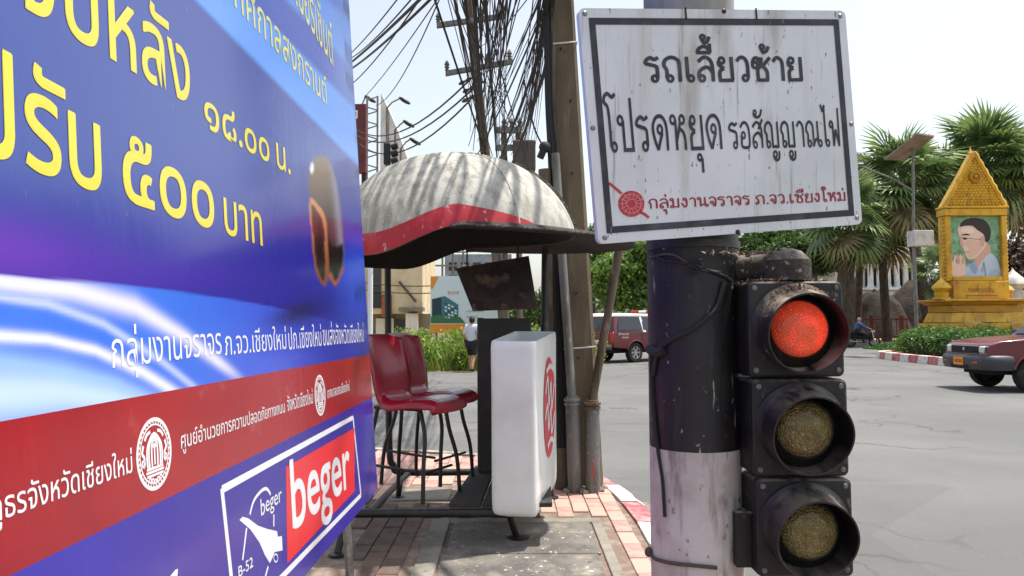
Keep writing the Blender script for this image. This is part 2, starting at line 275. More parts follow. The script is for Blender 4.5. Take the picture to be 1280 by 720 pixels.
# ================================================================== THE SETTING
PVZ = .13                                            # pavement height above the road
def crack_road(m):
    N = m.node_tree.nodes; L = m.node_tree.links; b_ = N['Principled BSDF']; src = b_.inputs['Base Color'].links[0].from_socket; tc = N.new('ShaderNodeTexCoord')
    nz = N.new('ShaderNodeTexNoise'); nz.inputs['Scale'].default_value = .8; nz.inputs['Detail'].default_value = 6; L.new(tc.outputs['Object'], nz.inputs['Vector'])
    va = N.new('ShaderNodeVectorMath'); va.operation = 'SCALE'; va.inputs['Scale'].default_value = 2.2; L.new(nz.outputs['Color'], va.inputs[0]); ad = N.new('ShaderNodeVectorMath'); L.new(tc.outputs['Object'], ad.inputs[0]); L.new(va.outputs[0], ad.inputs[1])
    cur = src
    for sc, wd, amt, gate in ((.16, .012, .8, .42), (.6, .02, .7, .53)):
        vo = N.new('ShaderNodeTexVoronoi'); vo.feature = 'DISTANCE_TO_EDGE'; vo.inputs['Scale'].default_value = sc; L.new(ad.outputs[0], vo.inputs['Vector'])
        mr = N.new('ShaderNodeMapRange'); mr.inputs[1].default_value = wd * .3; mr.inputs[2].default_value = wd; mr.inputs[3].default_value = amt; mr.inputs[4].default_value = 0; L.new(vo.outputs['Distance'], mr.inputs[0])
        n2 = N.new('ShaderNodeTexNoise'); n2.inputs['Scale'].default_value = .22; L.new(tc.outputs['Object'], n2.inputs['Vector']); g = N.new('ShaderNodeMapRange'); g.inputs[1].default_value = gate; g.inputs[2].default_value = gate + .08; L.new(n2.outputs[0], g.inputs[0])
        mu = N.new('ShaderNodeMath'); mu.operation = 'MULTIPLY'; L.new(mr.outputs[0], mu.inputs[0]); L.new(g.outputs[0], mu.inputs[1])
        mx = N.new('ShaderNodeMix'); mx.data_type = 'RGBA'; L.new(mu.outputs[0], mx.inputs['Factor']); L.new(cur, mx.inputs[6]); mx.inputs[7].default_value = (*S(62, 60, 57), 1); cur = mx.outputs[2]
    # cell to cell tone of old resurfacing patches, and dark tyre-worn lanes
    vo = N.new('ShaderNodeTexVoronoi'); vo.inputs['Scale'].default_value = .11; vo.distance = 'CHEBYCHEV'; L.new(tc.outputs['Object'], vo.inputs['Vector']); sp = N.new('ShaderNodeSeparateColor'); L.new(vo.outputs['Color'], sp.inputs[0]); mr = N.new('ShaderNodeMapRange'); mr.inputs[1].default_value = .55; mr.inputs[2].default_value = .6; mr.inputs[4].default_value = .22; L.new(sp.outputs[0], mr.inputs[0])
    mx = N.new('ShaderNodeMix'); mx.data_type = 'RGBA'; L.new(mr.outputs[0], mx.inputs['Factor']); L.new(cur, mx.inputs[6]); mx.inputs[7].default_value = (*S(78, 77, 76), 1); L.new(mx.outputs[2], b_.inputs['Base Color'])
crack_road(M['road'])
rd = MB(); rd.add([(-600, -200, 0), (600, -200, 0), (600, 900, 0), (-600, 900, 0)], [(0, 1, 2, 3)])
struct(rd.build('road', M['road']))
edge = [(1.2, -5), (1.14, -2), (1.08, 0), (1.0, 1.6), (.92, 3), (.84, 4.4), (.84, 5.2), (.77, 6.1), (.58, 6.75), (.2, 7.25), (-.4, 7.62), (-1.4, 7.95), (-3, 8.3), (-8, 9.2), (-14, 10.2)]
epts = [Vector((p[0], p[1], 0)) for p in catmull(edge, 8)]
pave = MB(); pp = [Vector((p.x, p.y, -.1)) for p in epts] + [Vector((-14, -5, -.1))]
pave.prism([p for p in pp], (0, 0, PVZ - .012 + .1)); PAVE = struct(pave.build('pavement', M['joint'], smooth=None))
# kerb stones along the edge, red and white round the corner
KERB = bpy.data.objects.new('kerb', None); COL.objects.link(KERB); struct(KERB); ORG['kerb'] = Matrix()
def arc_resample(pts, step):
    out = [pts[0]]; acc = 0
    for a, b in zip(pts, pts[1:]):
        L_ = (b - a).length; d = step - acc
        while d <= L_:
            out.append(a + (b - a) * (d / L_)); d += step
        acc = L_ - (d - step)
    return out
rng = random.Random(3)
kp = arc_resample(epts, .14); i = 0; k = 0
while i + 4 < len(kp):
    seg = kp[i:i + 5]; loops = []
    for j, p in enumerate(seg):
        q0 = kp[max(0, i + j - 1)]; q1 = kp[min(len(kp) - 1, i + j + 1)]; t = (q1 - q0).normalized(); nrm = Vector((t.y, -t.x, 0))
        off = (.006 if j == 0 else -.006 if j == 4 else 0)
        p = p + t * off; jz = rng.uniform(-.004, .006)
        loops.append([p + nrm * .20 + Vector((0, 0, -.05)), p + nrm * (.185 + rng.uniform(-.012, .012)) + Vector((0, 0, PVZ - .04)), p + nrm * (.13 + rng.uniform(-.012, .006)) + Vector((0, 0, PVZ + .002 + jz)), p - nrm * .0 + Vector((0, 0, PVZ + .008 + jz)), p + Vector((0, 0, -.05))])
    mk = ('kerb_red', 'kerb_white')[k % 2] if seg[0].y < 7.3 else 'kerb_plain'
    b = MB(); b.rings([l[::-1] for l in loops]); b.build('kerb_stone', M[mk], KERB, smooth=50); i += 4; k += 1
# broken asphalt strip along the kerb
gl = []
b = MB(); vv = []; ff = []
for j, p in enumerate(kp[20:80]):
    q0 = kp[19 + j]; q1 = kp[21 + j]; t = (q1 - q0).normalized(); nrm = Vector((t.y, -t.x, 0)); ww = .3 + .12 * math.sin(j * .8) + rng.uniform(-.04, .04)
    vv += [p + nrm * .17 + Vector((0, 0, .012)), p + nrm * (.17 + ww * .5) + Vector((0, 0, .02 + rng.uniform(0, .02))), p + nrm * (.17 + ww) + Vector((0, 0, .003))]
for j in range(59): a = j * 3; ff += [(a, a + 1, a + 4, a + 3), (a + 1, a + 2, a + 5, a + 4)]
b.add(vv, [f[::-1] for f in ff]); g = struct(b.build('road_gutter', M['gutter']))
# two big inspection slabs with a frame
slab_rects = [(-.42, .50, 3.0, 4.40), (-.40, .52, 4.415, 5.08)]
for (x0, x1, y0, y1) in slab_rects:
    b = MB(); b.bx(x0, x1, y0, y1, .05, PVZ + .004); b.build('cover_slab', M['slab'], PAVE, bevel=.006)
for (x0, x1, y0, y1) in [(-.56, -.435, 3.0, 5.2), (.535, .60, 3.0, 5.1), (-.435, .60, 5.1, 5.2), (-.95, -.5, 5.75, 6.15), (-.45, .05, 5.75, 6.2)]:
    b = MB(); b.bx(x0, x1, y0, y1, .05, PVZ + .002); b.build('concrete_edging', M['conc'], PAVE, bevel=.006)
# pavers
def inside(x, y):
    pts = [(p.x, p.y) for p in epts]; c = False; poly = pts + [(-14, -5)]; j = len(poly) - 1
    for i_ in range(len(poly)):
        xi, yi = poly[i_]; xj, yj = poly[j]
        if (yi > y) != (yj > y) and x < (xj - xi) * (y - yi) / (yj - yi) + xi: c = not c
        j = i_
    return c
PW, PL = .118, .262; meshes = {}
zones = [(x0 - PW / 2 + .004, x1 + PW / 2 - .004, y0 - .12, y1 + .12) for (x0, x1, y0, y1) in [(-.56, .60, 3.0, 5.2), (-.95, -.5, 5.75, 6.15), (-.45, .05, 5.75, 6.2)]]
def paver(cx, cy, lx, ly, pal):
    key = (round(lx, 3), round(ly, 3), id(pal[0]), rng.randrange(len(pal)))
    if key not in meshes:
        b = MB(); b.bx(-lx / 2 + .004, lx / 2 - .004, -ly / 2 + .004, ly / 2 - .004, -.05, -.005)
        b.v[4:8] = [(x, y, -.005) for x, y, z in b.v[4:8]]; t = [(x * .95, y * .975, 0) for x, y, z in b.v[4:8]]
        b.f = [f for f in b.f if f != (4, 5, 7, 6)]; b.v += t; b.f += [(8, 9, 11, 10), (4, 5, 9, 8), (5, 7, 11, 9), (7, 6, 10, 11), (6, 4, 8, 10)]
        me = bpy.data.meshes.new('paver'); me.from_pydata(b.v, [], b.f); me.materials.append(pal[key[3]]); meshes[key] = me
    o = bpy.data.objects.new('paver', meshes[key]); COL.objects.link(o); o.parent = PAVE
    o.location = (cx, cy, PVZ + rng.uniform(-.004, .003)); o.rotation_euler = (rng.uniform(-.01, .01), rng.uniform(-.015, .015), rng.uniform(-.012, .012))
x = -1.75; ci = 0
while x < 1.0:
    y = 3.55 + (PL / 2 if ci % 2 else 0)
    while y < 7.9:
        hide = x < -.183 * y - .12 or any(a < x < b_ and c < y < d for a, b_, c, d in zones)
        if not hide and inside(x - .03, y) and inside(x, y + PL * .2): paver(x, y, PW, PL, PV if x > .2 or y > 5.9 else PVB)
        y += PL
    x += PW; ci += 1
# ================================================================== LETTERING
def text_glyph(ch, off, cache={}):
    if ch in cache: return cache[ch]
    def tess(s, res=3):
        cu = bpy.data.curves.new('t', 'FONT'); cu.body = s; cu.size = 1; cu.resolution_u = res
        o = bpy.data.objects.new('t', cu); COL.objects.link(o); dg = bpy.context.evaluated_depsgraph_get(); dg.update()
        e = o.evaluated_get(dg); me = e.to_mesh(); v = [(p.co.x, p.co.y) for p in me.vertices]; f = [tuple(p.vertices) for p in me.polygons]; ar = sum(p.area for p in me.polygons)
        e.to_mesh_clear(); bpy.data.objects.remove(o); bpy.data.curves.remove(cu); return v, f, ar
    v, f, _ = max((tess(ch, r_) for r_ in (3, 4, 5, 6)), key=lambda q: q[2])      # the fill that loses nothing
    if 'ref' not in cache: tl = [p[0] for p in tess('l')[0]]; cache['ref'] = (min(tl), max(tl))
    x0, x1 = cache['ref']; adv = max(p[0] for p in tess(ch + 'l')[0]) - x1
    cache[ch] = (v, f, adv); return cache[ch]
UPPER = 'ัิีึืํ็'; TONE = '่้๊๋์'
def font_line(s, off=0., track=0.):
    V, F_, x = [], [], 0.; bold = off; off = 0.
    for i, ch in enumerate(s):
        if ch == ' ': x += .22; continue
        v, f, adv = text_glyph(ch, off); dy = 0
        if ch in TONE: dy = .22 if i and s[i - 1] in UPPER else 0
        o = len(V); V += [(p[0] + x, p[1] + dy) for p in v]; F_ += [tuple(i_ + o for i_ in q) for q in f]; x += adv + (track if adv > .05 else 0)
    x0 = min(p[0] for p in V); x1 = max(p[0] for p in V)
    hv, _, _ = text_glyph('ก' if any('\u0e00' < c < '\u0e7f' for c in s) else 'x', off)
    h = max(p[1] for p in hv)
    if bold > .001:
        W0, G0 = [], []
        for k, (dx, dy) in enumerate(((1, .5), (-1, -.5), (.5, -1), (-.5, 1))):
            o = len(W0); W0 += [(p[0] + dx * bold, p[1] + dy * bold, k) for p in V]; G0 += [tuple(i_ + o for i_ in q) for q in F_]
        V, F_ = W0, G0
    return [((p[0] - x0) / (x1 - x0), p[1] / h) + tuple(p[2:]) for p in V], F_
def ribbon(pts, wd, closed=False):
    pts = [np.array(p, float) for p in pts]; n = len(pts); V = []; F_ = []
    for i in range(n):
        a = pts[i - 1] if (i or closed) else pts[i]; b = pts[(i + 1) % n] if (i < n - 1 or closed) else pts[i]
        t = b - a; t = t / (np.linalg.norm(t) + 1e-9); nn = np.array([-t[1], t[0]]) * wd / 2
        V += [tuple(pts[i] + nn), tuple(pts[i] - nn)]
    for i in range(n if closed else n - 1):
        j = (i + 1) % n; F_.append((2 * i, 2 * i + 1, 2 * j + 1, 2 * j))
    return V, F_
def circ(cx, cy, r, n=14, ry=None): return [(cx + r * math.cos(2 * math.pi * i / n), cy + (ry or r) * math.sin(2 * math.pi * i / n)) for i in range(n)]
# hand painted looped letters: (advance, [strokes], [loop centres]); consonant height = 1
GL = {
 'ร': (.66, [[(.47, .14), (.47, .5), (.42, .62), (.22, .68), (.05, .74), (.1, .88), (.25, .96), (.38, .89), (.54, .97)]], [(.36, .13)]),
 'ถ': (.84, [[(.17, .16), (.17, .46), (.08, .66), (.14, .87), (.38, .98), (.6, .88), (.66, .7), (.66, 0)]], [(.28, .13)]),
 'ภ': (.84, [[(.24, .16), (.24, .46), (.1, .66), (.16, .87), (.4, .98), (.6, .88), (.66, .7), (.66, 0)]], [(.14, .13)]),
 'ก': (.72, [[(.12, 0), (.12, .5), (.03, .68), (.12, .88), (.32, .98), (.5, .9), (.56, .7), (.56, 0)]], []),
 'เ': (.46, [[(.12, 1), (.12, .13)]], [(.24, .13)]),
 'ล': (.8, [[(.64, 0), (.64, .66), (.52, .92), (.32, .98), (.1, .8)], [(.64, .36), (.5, .56), (.3, .55), (.12, .38), (.1, .15)]], [(.21, .13)]),
 'ส': (.8, [[(.64, 0), (.64, .66), (.52, .92), (.32, .98), (.1, .8)], [(.64, .36), (.5, .56), (.3, .55), (.12, .38), (.1, .15)], [(.46, .72), (.74, 1.1)]], [(.21, .13)]),
 'ย': (.76, [[(.1, .82), (.12, .66), (.3, .53)], [(.3, .53), (.13, .4), (.12, .04)], [(.06, .04), (.66, .04)], [(.61, .04), (.61, 1)]], [(.22, .85)]),
 'ว': (.64, [[(.48, .13), (.48, .7), (.38, .94), (.22, .98), (.05, .82)]], [(.37, .13)]),
 'ซ': (.84, [[(.05, .72), (.12, .92), (.24, .96), (.32, .84), (.42, .95), (.36, .62), (.25, .46), (.25, .04)], [(.2, .04), (.68, .04)], [(.62, .04), (.62, .4), (.46, .62)], [(.46, .62), (.78, .98)]], [(.15, .66)]),
 'ช': (.8, [[(.24, .9), (.34, .8), (.3, .58), (.22, .46), (.22, .04)], [(.18, .04), (.65, .04)], [(.6, .04), (.6, .42), (.46, .62)], [(.46, .62), (.74, 1.0)]], [(.16, .84)]),
 'า': (.58, [[(.05, .8), (.2, .97), (.36, .9), (.43, .7), (.43, 0)]], []),
 'โ': (.5, [[(.2, .13), (.2, .9), (.16, 1.25), (.03, 1.38), (.06, 1.54), (.2, 1.62), (.38, 1.52), (.5, 1.62)]], [(.32, .13)]),
 'ป': (.78, [[(.26, .86), (.26, .04)], [(.2, .04), (.68, .04)], [(.62, .04), (.62, 1.5)]], [(.15, .87)]),
 'ด': (.82, [[(.67, 0), (.67, .66), (.55, .92), (.38, .98), (.2, .9), (.08, .66), (.14, .3), (.26, .02)], [(.26, .02), (.36, .26), (.48, .5)]], [(.38, .6)]),
 'ห': (.8, [[(.26, .86), (.26, 0)], [(.26, .24), (.4, .6), (.46, .78)], [(.42, .62), (.58, .5), (.64, .3), (.64, 0)]], [(.15, .87), (.55, .87)]),
 'อ': (.72, [[(.12, .48), (.1, .14), (.2, .04), (.46, .04), (.58, .16), (.58, .7), (.46, .94), (.26, .98), (.06, .8)]], [(.23, .5)]),
 'ญ': (1.02, [[(.14, .18), (.16, .48), (.06, .66), (.13, .88), (.3, .98), (.46, .88), (.5, .7), (.5, .04)], [(.45, .04), (.9, .04)], [(.85, .04), (.85, 1)], [(.5, -.3), (.56, -.44), (.72, -.48), (.84, -.38), (.86, -.14)]], [(.24, .13), (.6, -.26)]),
 'ณ': (1.1, [[(.14, .18), (.16, .48), (.06, .66), (.13, .88), (.3, .98), (.46, .88), (.5, .7), (.5, 0)], [(.5, .04), (.64, .28), (.82, .24)], [(.8, 1), (.8, .12)]], [(.24, .13), (.92, .13)]),
 'ไ': (.46, [[(.2, .13), (.2, 1.3), (.24, 1.62)], [(.24, 1.62), (.1, 1.36)], [(.1, 1.36), (0, 1.64)]], [(.32, .13)]),
 'ใ': (.5, [[(.2, .13), (.2, 1.2), (.08, 1.42), (.14, 1.62), (.3, 1.62), (.36, 1.48)]], [(.32, .13), (.28, 1.45)]),
 'ฟ': (.82, [[(.25, .86), (.25, 0)], [(.25, 0), (.42, .66)], [(.42, .66), (.6, 0)], [(.6, 0), (.64, 1.5)]], [(.15, .86)]),
 'ม': (.82, [[(.26, .86), (.26, .1)], [(.26, .1), (.64, .08)], [(.64, 0), (.64, 1)]], [(.15, .87), (.16, .13)]),
 'ง': (.64, [[(.42, .86), (.44, .5), (.4, .14), (.28, .04), (.18, .2), (.05, .46)]], [(.3, .86)]),
 'น': (.88, [[(.26, .86), (.26, .05)], [(.26, .05), (.44, .26), (.66, .26)], [(.6, 1), (.6, .12)]], [(.15, .87), (.72, .13)]),
 'จ': (.68, [[(.05, .8), (.2, .97), (.42, .92), (.52, .7), (.5, .14), (.42, .03), (.32, .3)]], [(.23, .42)]),
 '.': (.26, [[(.06, .05), (.18, .05)], [(.06, .11), (.18, .11)]], []),
}
MK = {  # marks placed over / under the right edge of the last letter
 'ี': ([[(-.55, 1.12), (-.46, 1.3), (-.26, 1.38), (-.1, 1.28), (-.05, 1.12)], [(-.58, 1.13), (-.02, 1.13)], [(-.05, 1.12), (-.05, 1.5)]], []),
 'ั': ([[(-.52, 1.3), (-.46, 1.18), (-.3, 1.14), (-.12, 1.2), (0, 1.44)]], [(-.42, 1.32)]),
 '้': ([[(-.42, 1.3), (-.3, 1.12)], [(-.36, 1.13), (-.16, 1.2), (-.04, 1.4)]], [(-.36, 1.38)]),
 '่': ([[(-.12, 1.14), (-.12, 1.42)]], []),
 'ุ': ([[(-.13, -.24), (-.13, -.66)]], [(-.24, -.22)]),
}
def paint_line(s, st):
    V, F_, x = [], [], 0.
    def stroke(pts, cl=False, smooth=True, ww=None):
        q = catmull(pts, 4, cl) if (smooth and len(pts) > 2) else pts
        v, f = ribbon(q, ww or st, cl); o = len(V); V.extend(v); F_.extend(tuple(i + o for i in g_) for g_ in f)
    last = 0; hadup = False
    for ch in s:
        if ch == ' ': x += .35; continue
        if ch in GL:
            adv, ss, lp = GL[ch]
            for p in ss: stroke([(a + x, b_) for a, b_ in p])
            for (cx, cy) in lp: stroke(circ(cx + x, cy, .105, 10, .12), True, False, st * .85)
            x += adv; last = x - (adv - max(a for p in ss for a, _ in p)); hadup = False
        else:
            ss, lp = MK[ch]; dy = .42 if (ch in '่้' and hadup) else .04
            if ch == 'ุ': dy = 0
            sc = .8 if ch == '้' else 1
            for p in ss: stroke([(a * sc + last, b_ + dy) for a, b_ in p])
            for (cx, cy) in lp: stroke(circ(cx * sc + last, cy + dy, .085, 10), True, False, st * .8)
            if ch in 'ีั': hadup = True
    x0 = min(p[0] for p in V); x1 = max(p[0] for p in V)
    return [((p[0] - x0) / (x1 - x0), p[1]) for p in V], F_
class Plane:
    """a printed face: pixel -> point on the face, with a lift along its normal"""
    def __init__(s, p0, U, V, lift=0):
        s.p0 = Vector(p0); s.U = Vector(U).normalized(); v = Vector(V); s.V = (v - s.U * v.dot(s.U)).normalized(); s.n = s.U.cross(s.V).normalized()
        if s.n.dot(CAMP - s.p0) < 0: s.n = -s.n
    def uv(s, px, py):
        d = ray(px, py); t = (s.p0 - CAMP).dot(s.n) / d.dot(s.n); q = CAMP + d * t - s.p0; return q.dot(s.U), q.dot(s.V)
    def at(s, u, v, h=0.): return s.p0 + s.U * u + s.V * v + s.n * h
    def px(s, p): return s.uv(*p)
    def line(s, V2, F2, A, B, T, h, name, m, parent, mark=None):
        ua, va = s.uv(*A); ub, vb = s.uv(*B); ut, vt = s.uv(*T); H = vt - va - (vb - va) * ((ut - ua) / (ub - ua) if ub != ua else 0)
        b = MB()
        for fi, f_ in enumerate(F2):                  # every facet a hair above the last, so overlaps never share a plane
            b.add([s.at(ua + (ub - ua) * V2[i][0], va + (vb - va) * V2[i][0] + H * V2[i][1], h + (.00014 * V2[i][2] if len(V2[i]) > 2 else 0) + (fi % 9) * .000014) for i in f_], [tuple(range(len(f_)))])
        return b.build(name, m, parent, smooth=None)
    def poly(s, pxs, h, name, m, parent):
        b = MB(); b.add([s.at(*s.uv(*p), h) for p in pxs], [tuple(range(len(pxs)))]); return b.build(name, m, parent, smooth=None)
    def strokes(s, lst, wpx_m, h, name, m, parent):
        b = MB()
        for pts, cl, wd in lst:
            v, f = ribbon([s.uv(*p) for p in pts], wd * wpx_m, cl); b.add([s.at(u, v_, h) for u, v_ in v], f)
        return b.build(name, m, parent, smooth=None)
# ================================================================== BANNER BILLBOARD
YF = 3.8
bp0 = P(472, 612, YF); BU = ray(642, 410); BV = P(435, 0, YF) - bp0
BP = Plane(bp0, BU, BV)
if BP.n.x < 0: BP.n = -BP.n
UN, VT = -3.5, 3.0                                   # the sheet runs from u=UN (near) to 0, v 0..VT
BB = thing('billboard', 'tall blue printed vinyl billboard with yellow Thai lettering and a red band', 'billboard', (bp0.x - .1, 2.1, PVZ))
def srgb_arr(c): return np.array(S(c))
us = -np.geomspace(.45, 3.95, 300); us = np.unique(np.concatenate([-(np.geomspace(.33, YF + .02, 330) - .33)[::-1][:1] * 0, (np.geomspace(.36, YF, 480) - YF)])); us = us[us >= UN]
if us[-1] < 0: us = np.append(us, 0)
vs2 = np.linspace(0, VT, 560)
UU, VV = np.meshgrid(us, vs2)
W3 = np.array(bp0)[None, None] + UU[..., None] * np.array(BP.U) + VV[..., None] * np.array(BP.V)
rel = (W3 - np.array(CAMP)) @ np.array(RM)
PX = 640 + F * rel[..., 0] / -rel[..., 2]; PY = 360 - F * rel[..., 1] / -rel[..., 2]
def sm(a, b, x): t = np.clip((x - a) / (b - a), 0, 1); return t * t * (3 - 2 * t)
def mixc(c, c2, f): return c + (srgb_arr(c2) - c) * (f[..., None])
C = np.zeros(PX.shape + (3,)) + srgb_arr((48, 66, 144))
C = mixc(C, (36, 32, 146), sm(190, 330, PY) * .9)
C = mixc(C, (62, 70, 158), sm(60, -200, PX) * .6)
C = mixc(C, (96, 46, 168), np.exp(-(((PX + 20) / 170) ** 2 + ((PY - 310 - .18 * PX) / 42) ** 2)) * .95)
C = mixc(C, (70, 40, 160), np.exp(-(((PX - 200) / 120) ** 2 + ((PY - 345) / 22) ** 2)) * .6)
C = mixc(C, (50, 84, 214), np.exp(-(((PX - 448) / 26) ** 2 + ((PY - 345) / 60) ** 2)) * .8)
d1 = PY - (PX - 245) * 1.02; d2 = PY - (PX - 318) * 1.02; d3 = PY - (PX - 350) * 1.02
C = mixc(C, (92, 148, 232), sm(6, -6, d1) * sm(-75, -62, d1) * .95)
C = mixc(C, (66, 84, 176), sm(-62, -75, d1) * .75)
C = mixc(C, (98, 152, 232), sm(-108, -122, d1) * sm(-180, -160, d1) * .75)
C = mixc(C, (74, 110, 200), sm(-170, -190, d1) * .8)
C = mixc(C, (120, 146, 208), sm(400, 440, PX) * sm(230, 60, PY) * .5)  # pale sky glare at the upper far edge, painted into the sheet colour
bnd = 344 + PX * .075 + (PX / 340) ** 3 * 14       # edge of the light swoosh field
Lm = sm(-1.2, 1.2, PY - bnd) * (1 - sm(330, 440, PX) * .85)
Lc = np.zeros(PX.shape + (3,)) + srgb_arr((58, 112, 222)); Lc = mixc(Lc, (60, 78, 204), sm(180, 400, PX))
def streak(Lc, pts, wd, c, a):
    xs = np.array([p[0] for p in pts]); ys = np.array([p[1] for p in pts]); yc = np.interp(PX, xs, ys); ww = np.interp(PX, xs, wd)
    fade = sm(xs[-1] + 10, xs[-1] - 40, PX); return mixc(Lc, c, np.exp(-((PY - yc) / ww) ** 2) * a * fade)
Lc = streak(Lc, [(-300, 320), (0, 352), (90, 362), (170, 384), (230, 420), (310, 480)], [14, 13, 15, 14, 10, 7], (226, 224, 236), .95)
Lc = streak(Lc, [(-300, 340), (0, 372), (60, 380), (130, 405), (200, 450), (270, 505)], [5, 5, 6, 6, 6, 5], (206, 216, 244), .7)
Lc = streak(Lc, [(-300, 405), (0, 420), (60, 424), (120, 438), (180, 466), (250, 510)], [12, 8, 7, 7, 8, 8], (232, 232, 244), .95)
Lc = streak(Lc, [(-300, 500), (0, 492), (80, 490), (150, 500), (240, 530)], [60, 42, 34, 24, 12], (188, 212, 246), .95)
Lc = streak(Lc, [(-300, 440), (0, 452), (60, 462), (140, 478), (230, 520)], [14, 12, 10, 8, 8], (150, 190, 244), .6)
C = C * (1 - Lm[..., None]) + Lc * Lm[..., None]
C = mixc(C, (34, 26, 70), np.exp(-(((PX - 372) / 34) ** 2 + ((PY - 392 + (PX - 372) * .25) / 14) ** 2)) * .85)
# printed picture of a helmet
def pmask(pts, blur=1):
    q = catmull(pts, 5, True); m_ = np.zeros(PX.shape, bool); j = len(q) - 1
    for i in range(len(q)):
        xi, yi = q[i]; xj, yj = q[j]
        with np.errstate(divide='ignore', invalid='ignore'): m_ ^= ((yi > PY) != (yj > PY)) & (PX < (xj - xi) * (PY - yi) / (yj - yi + 1e-12) + xi)
        j = i
    m_ = m_.astype(float)
    for _ in range(blur): m_ = (m_ + np.roll(m_, 1, 0) + np.roll(m_, -1, 0) + np.roll(m_, 1, 1) + np.roll(m_, -1, 1)) / 5
    return m_
def gradc(c0, c1, f): return srgb_arr(c0) + (srgb_arr(c1) - srgb_arr(c0)) * f[..., None]
def lay(C, mask, col): return C * (1 - mask[..., None]) + col * mask[..., None]
shell = gradc((112, 92, 70), (58, 48, 52), sm(196, 275, PY)); shell = shell + (gradc((128, 128, 148), (128, 128, 148), PX) - shell) * (np.exp(-((PX - (420 + (PY - 240) * .1)) / 5) ** 2) * .85)[..., None]
C = lay(C, pmask([(387, 212), (393, 198), (403, 194), (414, 205), (424, 245), (430, 300), (428, 332), (419, 352), (411, 346), (409, 310), (404, 270), (392, 252), (386, 240)], 3), shell)
C = lay(C, pmask([(408, 286), (413, 304), (421, 308), (429, 306), (428, 332), (419, 350), (412, 346), (410, 320)], 2), gradc((30, 18, 22), (14, 10, 16), sm(300, 350, PY)))
C = lay(C, pmask([(387, 249), (396, 254), (407, 272), (410, 310), (411, 340), (406, 358), (395, 340), (390, 300)], 1), gradc((190, 132, 82), (128, 70, 42), sm(250, 350, PY)))
C = lay(C, pmask([(389, 257), (396, 263), (404, 279), (406, 312), (406, 344), (403, 350), (396, 332), (392, 298)], 1), gradc((72, 34, 30), (34, 16, 20), sm(260, 340, PY)))
C = lay(C, pmask([(397, 275), (402, 288), (403, 320), (404, 350), (400, 338), (397, 310)], 2), gradc((30, 16, 20), (24, 14, 18), PX * 0))
C = lay(C, pmask([(388, 207), (391, 203), (392, 212), (389, 218)], 1), gradc((226, 226, 232), (226, 226, 232), PX * 0))
C = lay(C, pmask([(411, 346), (414, 340), (420, 352), (428, 334), (429, 338), (420, 357)], 1), gradc((150, 84, 48), (150, 84, 48), PX * 0))
nu, nv = len(us), len(vs2)
idx = np.arange(nu * nv).reshape(nv, nu)
Fq = np.stack([idx[:-1, :-1].ravel(), idx[:-1, 1:].ravel(), idx[1:, 1:].ravel(), idx[1:, :-1].ravel()], 1)
wob = .0 * np.sin(UU * 9 + 1.3 * np.sin(VV * 3)) * np.cos(VV * 2.1 + UU)
W3w = W3 + wob[..., None] * np.array(BP.n) * .6
M['vinyl'] = mat('vinyl', (1, 1, 1), .25, bump=(1.6, .22, (1, 1, .3), .03), spec=.55, coat=.35, attr='print', layers=[(S(150, 150, 160), 30, .70, .78, (1, 1, .5), .4)])
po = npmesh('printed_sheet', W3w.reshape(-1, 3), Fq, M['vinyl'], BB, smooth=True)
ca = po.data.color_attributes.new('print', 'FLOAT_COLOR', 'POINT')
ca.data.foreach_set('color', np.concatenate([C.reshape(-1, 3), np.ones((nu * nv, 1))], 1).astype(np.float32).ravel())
def vin(name, c, **k): return mat(name, S(c), .25, bump=(1.6, .22, (1, 1, .3), .03), spec=.55, coat=.35, layers=k.get('layers', ()))
M['v_red'] = vin('v_red', (158, 22, 30), layers=[(S(124, 16, 34), 1.6, .45, .7, (1, 1, 1), .8), (S(190, 110, 110), 8, .62, .75, (1, 1, 1), .3)])
M['v_violet'] = vin('v_violet', (50, 36, 146), layers=[(S(56, 46, 160), 1.5, .4, .7)])
M['v_yellow'] = vin('v_yellow', (222, 206, 46)); M['v_pale'] = vin('v_pale', (214, 212, 130)); M['v_white'] = vin('v_white', (232, 232, 236)); M['v_logo'] = vin('v_logo', (226, 40, 48))
def bband(name, m, v_near0, v_near1, v_far0, v_far1, h):
    b = MB(); n = 30; vv = []
    for i in range(n + 1):
        u = UN * (1 - i / n); t = 1 - i / n
        vv += [BP.at(u, v_far0 + (v_near0 - v_far0) * t, h), BP.at(u, v_far1 + (v_near1 - v_far1) * t, h)]
    b.add(vv, [(2 * i, 2 * i + 2, 2 * i + 3, 2 * i + 1) for i in range(n)]); return b.build(name, m, BB, smooth=None)
def ext(pa, pb):       # straight printed edge through two pixels, extended to both ends of the sheet
    ua, va = BP.uv(*pa); ub, vb = BP.uv(*pb); sl = (vb - va) / (ub - ua); return va + (UN - ua) * sl, va + (0 - ua) * sl
rt = ext((0, 527), (462, 443)); rb = ext((11, 720), (465, 497))
bband('red_band', M['v_red'], rb[0], rt[0], rb[1], rt[1], .0003)
bband('violet_band', M['v_violet'], 0, rb[0], 0, rb[1], .0003)
def bt(s, A, B, T, m, off=0., h=.0007): V2, F2 = font_line(s, off); return BP.line(V2, F2, A, B, T, h, 'lettering', m, BB)
bt('จจับหลัง', (-55, -42), (238, 131), (-52, -150), M['v_yellow'], .009)
bt('๑๘.๐๐ น.', (256, 158), (363, 218), (256, 119), M['v_yellow'], .008)
bt('ปรับ', (-40, 183), (127, 240), (-40, 75), M['v_yellow'], .010)
bt('๕๐๐', (155, 250), (268, 286), (155, 170), M['v_yellow'], .009)
bt('บาท', (281, 291), (328, 307), (281, 247), M['v_yellow'], .008)
bt('ทศกาลสงกรานต์', (293, 8), (409, 132), (293, -28), M['v_pale'], .004)
